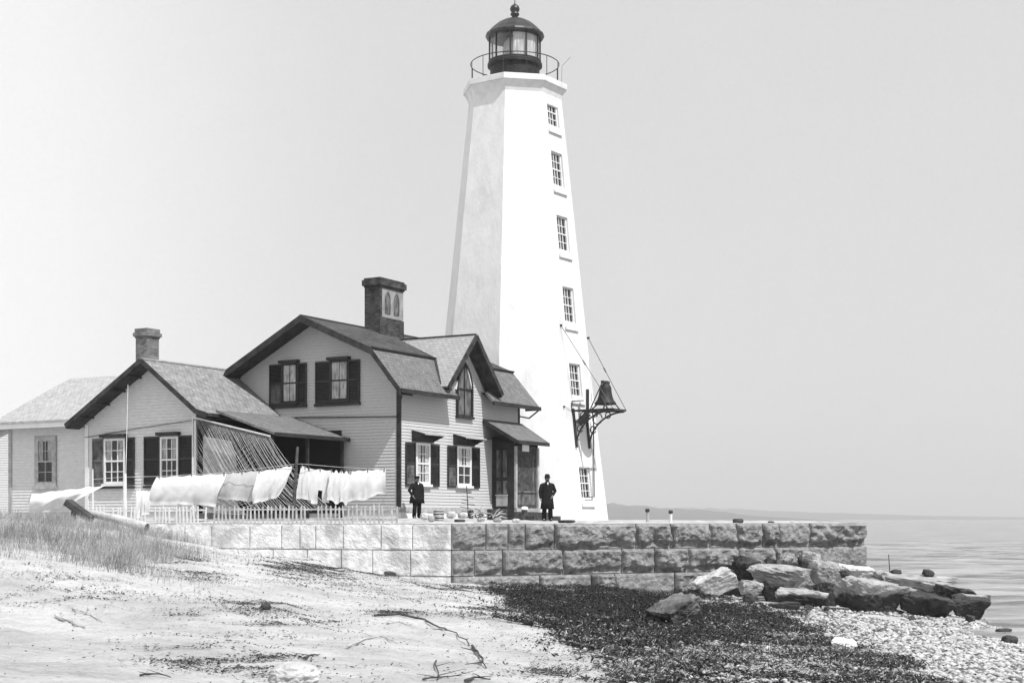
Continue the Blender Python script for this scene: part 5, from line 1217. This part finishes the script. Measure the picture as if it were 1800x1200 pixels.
pv, pf = ico(1)
def stones(name, x, y, z, smin, smax, m, lab, cat):
    n = len(x); s = smin+(smax-smin)*rng.uniform(0,1,n)**2.2; sc_ = np.stack([s*rng.uniform(.8,1.3,n), s*rng.uniform(.7,1.1,n), s*rng.uniform(.4,.75,n)], 1)
    a = rng.uniform(0, 2*np.pi, n); ca, sa = np.cos(a), np.sin(a)
    base = pv[None]*(1+.18*rng.normal(0,1,(n,len(pv),1)))*sc_[:,None]
    X_ = base[...,0]*ca[:,None]-base[...,1]*sa[:,None]; Y_ = base[...,0]*sa[:,None]+base[...,1]*ca[:,None]
    P = np.stack([X_+x[:,None], Y_+y[:,None], base[...,2]+(z+sc_[:,2]*.35)[:,None]], -1).reshape(-1,3)
    f = (pf[None]+(np.arange(n)*len(pv))[:,None,None]).reshape(-1,3)
    o = np_mesh(name, P, f, m, smooth=True); tag(o, lab, cat, kind='stuff')
def keep_p(px, py, x, y):
    a, b = jit(px, py, x, y); return inpoly(a, b, PB_POLY)
x, y, z, px, py = spread(95000, 3, 14.5, 18, 46, keep_p)
hf = rng.uniform(0,1,len(x)) < .66
stones('pebbles', x[hf], y[hf], z[hf]+.015, .014, .075, mat('pale_pebbles', .38, .8, .55, 5), 'pale shingle along the water edge', 'pebbles')
stones('dark_pebbles', x[~hf], y[~hf], z[~hf]+.012, .014, .075, mat('dark_pebbles', .11, .8, .7, 5), 'darker stones among the pale shingle', 'pebbles')
x, y, z, px, py = spread(90000, -1.5, 13, 16, 45, lambda a, b, c, d: inpoly(*jit(a, b, c, d), WR_POLY) & (rng.uniform(0,1,len(a)) < np.clip(.03+(b-1080)/160+(a-1150)/2500, .03, .6)))
stones('weed_pebbles', x, y, z+.05, .012, .045, mat('light_pebbles', .33, .8, .7, 6), 'light pebbles showing through the seaweed', 'pebbles')

# dune grass
def blades(name, x, y, z, hmin, hmax, wd, m, lab):
    n = len(x); h = rng.uniform(hmin, hmax, n); a = rng.uniform(0, 2*np.pi, n); ln = rng.uniform(.15,.75,n)*h; lx = ln*np.cos(a)+.18*h; ly = ln*np.sin(a)
    b = rng.uniform(0, np.pi, n); wx, wy = wd*np.cos(b), wd*np.sin(b)
    p0 = np.stack([x-wx, y-wy, z-.02], 1); p1 = np.stack([x+wx, y+wy, z-.02], 1); p2 = np.stack([x+lx*.4+wx*.6, y+ly*.4+wy*.6, z+h*.65], 1); p3 = np.stack([x+lx*.4-wx*.6, y+ly*.4-wy*.6, z+h*.65], 1); p4 = np.stack([x+lx, y+ly, z+h*.95], 1)
    v = np.stack([p0,p1,p2,p3,p4], 1).reshape(-1,3); k = np.arange(n)*5
    f = np.concatenate([np.stack([k,k+1,k+2],1), np.stack([k,k+2,k+3],1), np.stack([k+3,k+2,k+4],1)])
    o = np_mesh(name, v, f, m); tag(o, lab, 'grass', kind='stuff')
def keep_g(px, py, x, y):
    c = fbm(x*.8, y*.8, 3, 61); g_ = np.exp(-((py-938+.04*px)/30)**2)*np.clip((345-px)/40, 0, 1)*np.clip((px+90)/110, 0, 1)
    g_ += .5*np.exp(-((py-985)/38)**2)*np.clip((c-.05)*4,0,1)*np.clip((400-px)/60, 0, 1)
    return rng.uniform(0,1,len(px)) < g_*np.clip(.4+1.8*c, .03, 1)
x, y, z, px, py = spread(130000, -17, -5, 24, 44.8, keep_g)
blades('dune_grass', x, y, z, .08, .40, .0045, mat('dry_dune_grass', .27, .9, .7, 1.5), 'dry grass thinly covering the dune crest at the left')
# straw and small litter lying on the sand in drifts
def keep_s(px, py, x, y):
    g_ = np.zeros(len(px))
    for cx, cy, sx_, sy_, k in ((560,1002,90,16,1),(480,1064,60,10,1),(520,1094,90,5,.9),(410,1160,110,16,.9),(470,1182,50,10,.8),(300,1080,110,3,.5),(760,1040,80,12,.6),(700,1075,40,6,.6),(880,1075,70,10,.9),(960,1140,80,12,.5),(850,1165,30,14,.6),(360,1010,60,14,.35),(180,1010,120,22,.25),(120,1045,100,16,.25),(600,1060,400,60,.05),(430,1125,200,50,.05),(980,1180,70,14,.8),(330,985,30,10,.6)):
        g_ += k*np.exp(-((px-cx)/sx_)**2-((py-cy)/sy_)**2)
    stre = fbm((x*.78+y*.62)*.9, (y*.78-x*.62)*4.5, 4, 73)        # drifts run down the slope
    return rng.uniform(0,1,len(px)) < (g_*2.6+.03)*np.clip(.30+3.2*stre, 0, 1)*np.clip(.6+1.6*fbm(x*.5, y*.5, 3, 97), .10, 1)
x, y, z, px, py = spread(700000, -13, 4, 13, 45, keep_s)
flakes('beach_straw', x, y, z+.004, .02, .03, mat('dark_beach_straw', .05, .9, .6, 6), .25, 'dark straw and weed scraps drifted on the white sand', 'straw')

# ------------------------------------------------------------------ air
hv = bpy.data.materials.new('haze'); hv.use_nodes = True; nt = hv.node_tree; nt.nodes.remove(nt.nodes['Principled BSDF'])
pv_ = nt.nodes.new('ShaderNodeVolumePrincipled'); pv_.inputs['Color'].default_value = (.95,.95,.95,1); pv_.inputs['Density'].default_value = .00032; pv_.inputs['Anisotropy'].default_value = .2
nt.links.new(pv_.outputs[0], nt.nodes['Material Output'].inputs['Volume'])
mb = MB(); mb.box(-4300, 4300, -400, 5600, -8, 110); hb = mb.build('haze', hv, uv=False); tag(hb, 'thin sea haze', 'haze', kind='stuff')
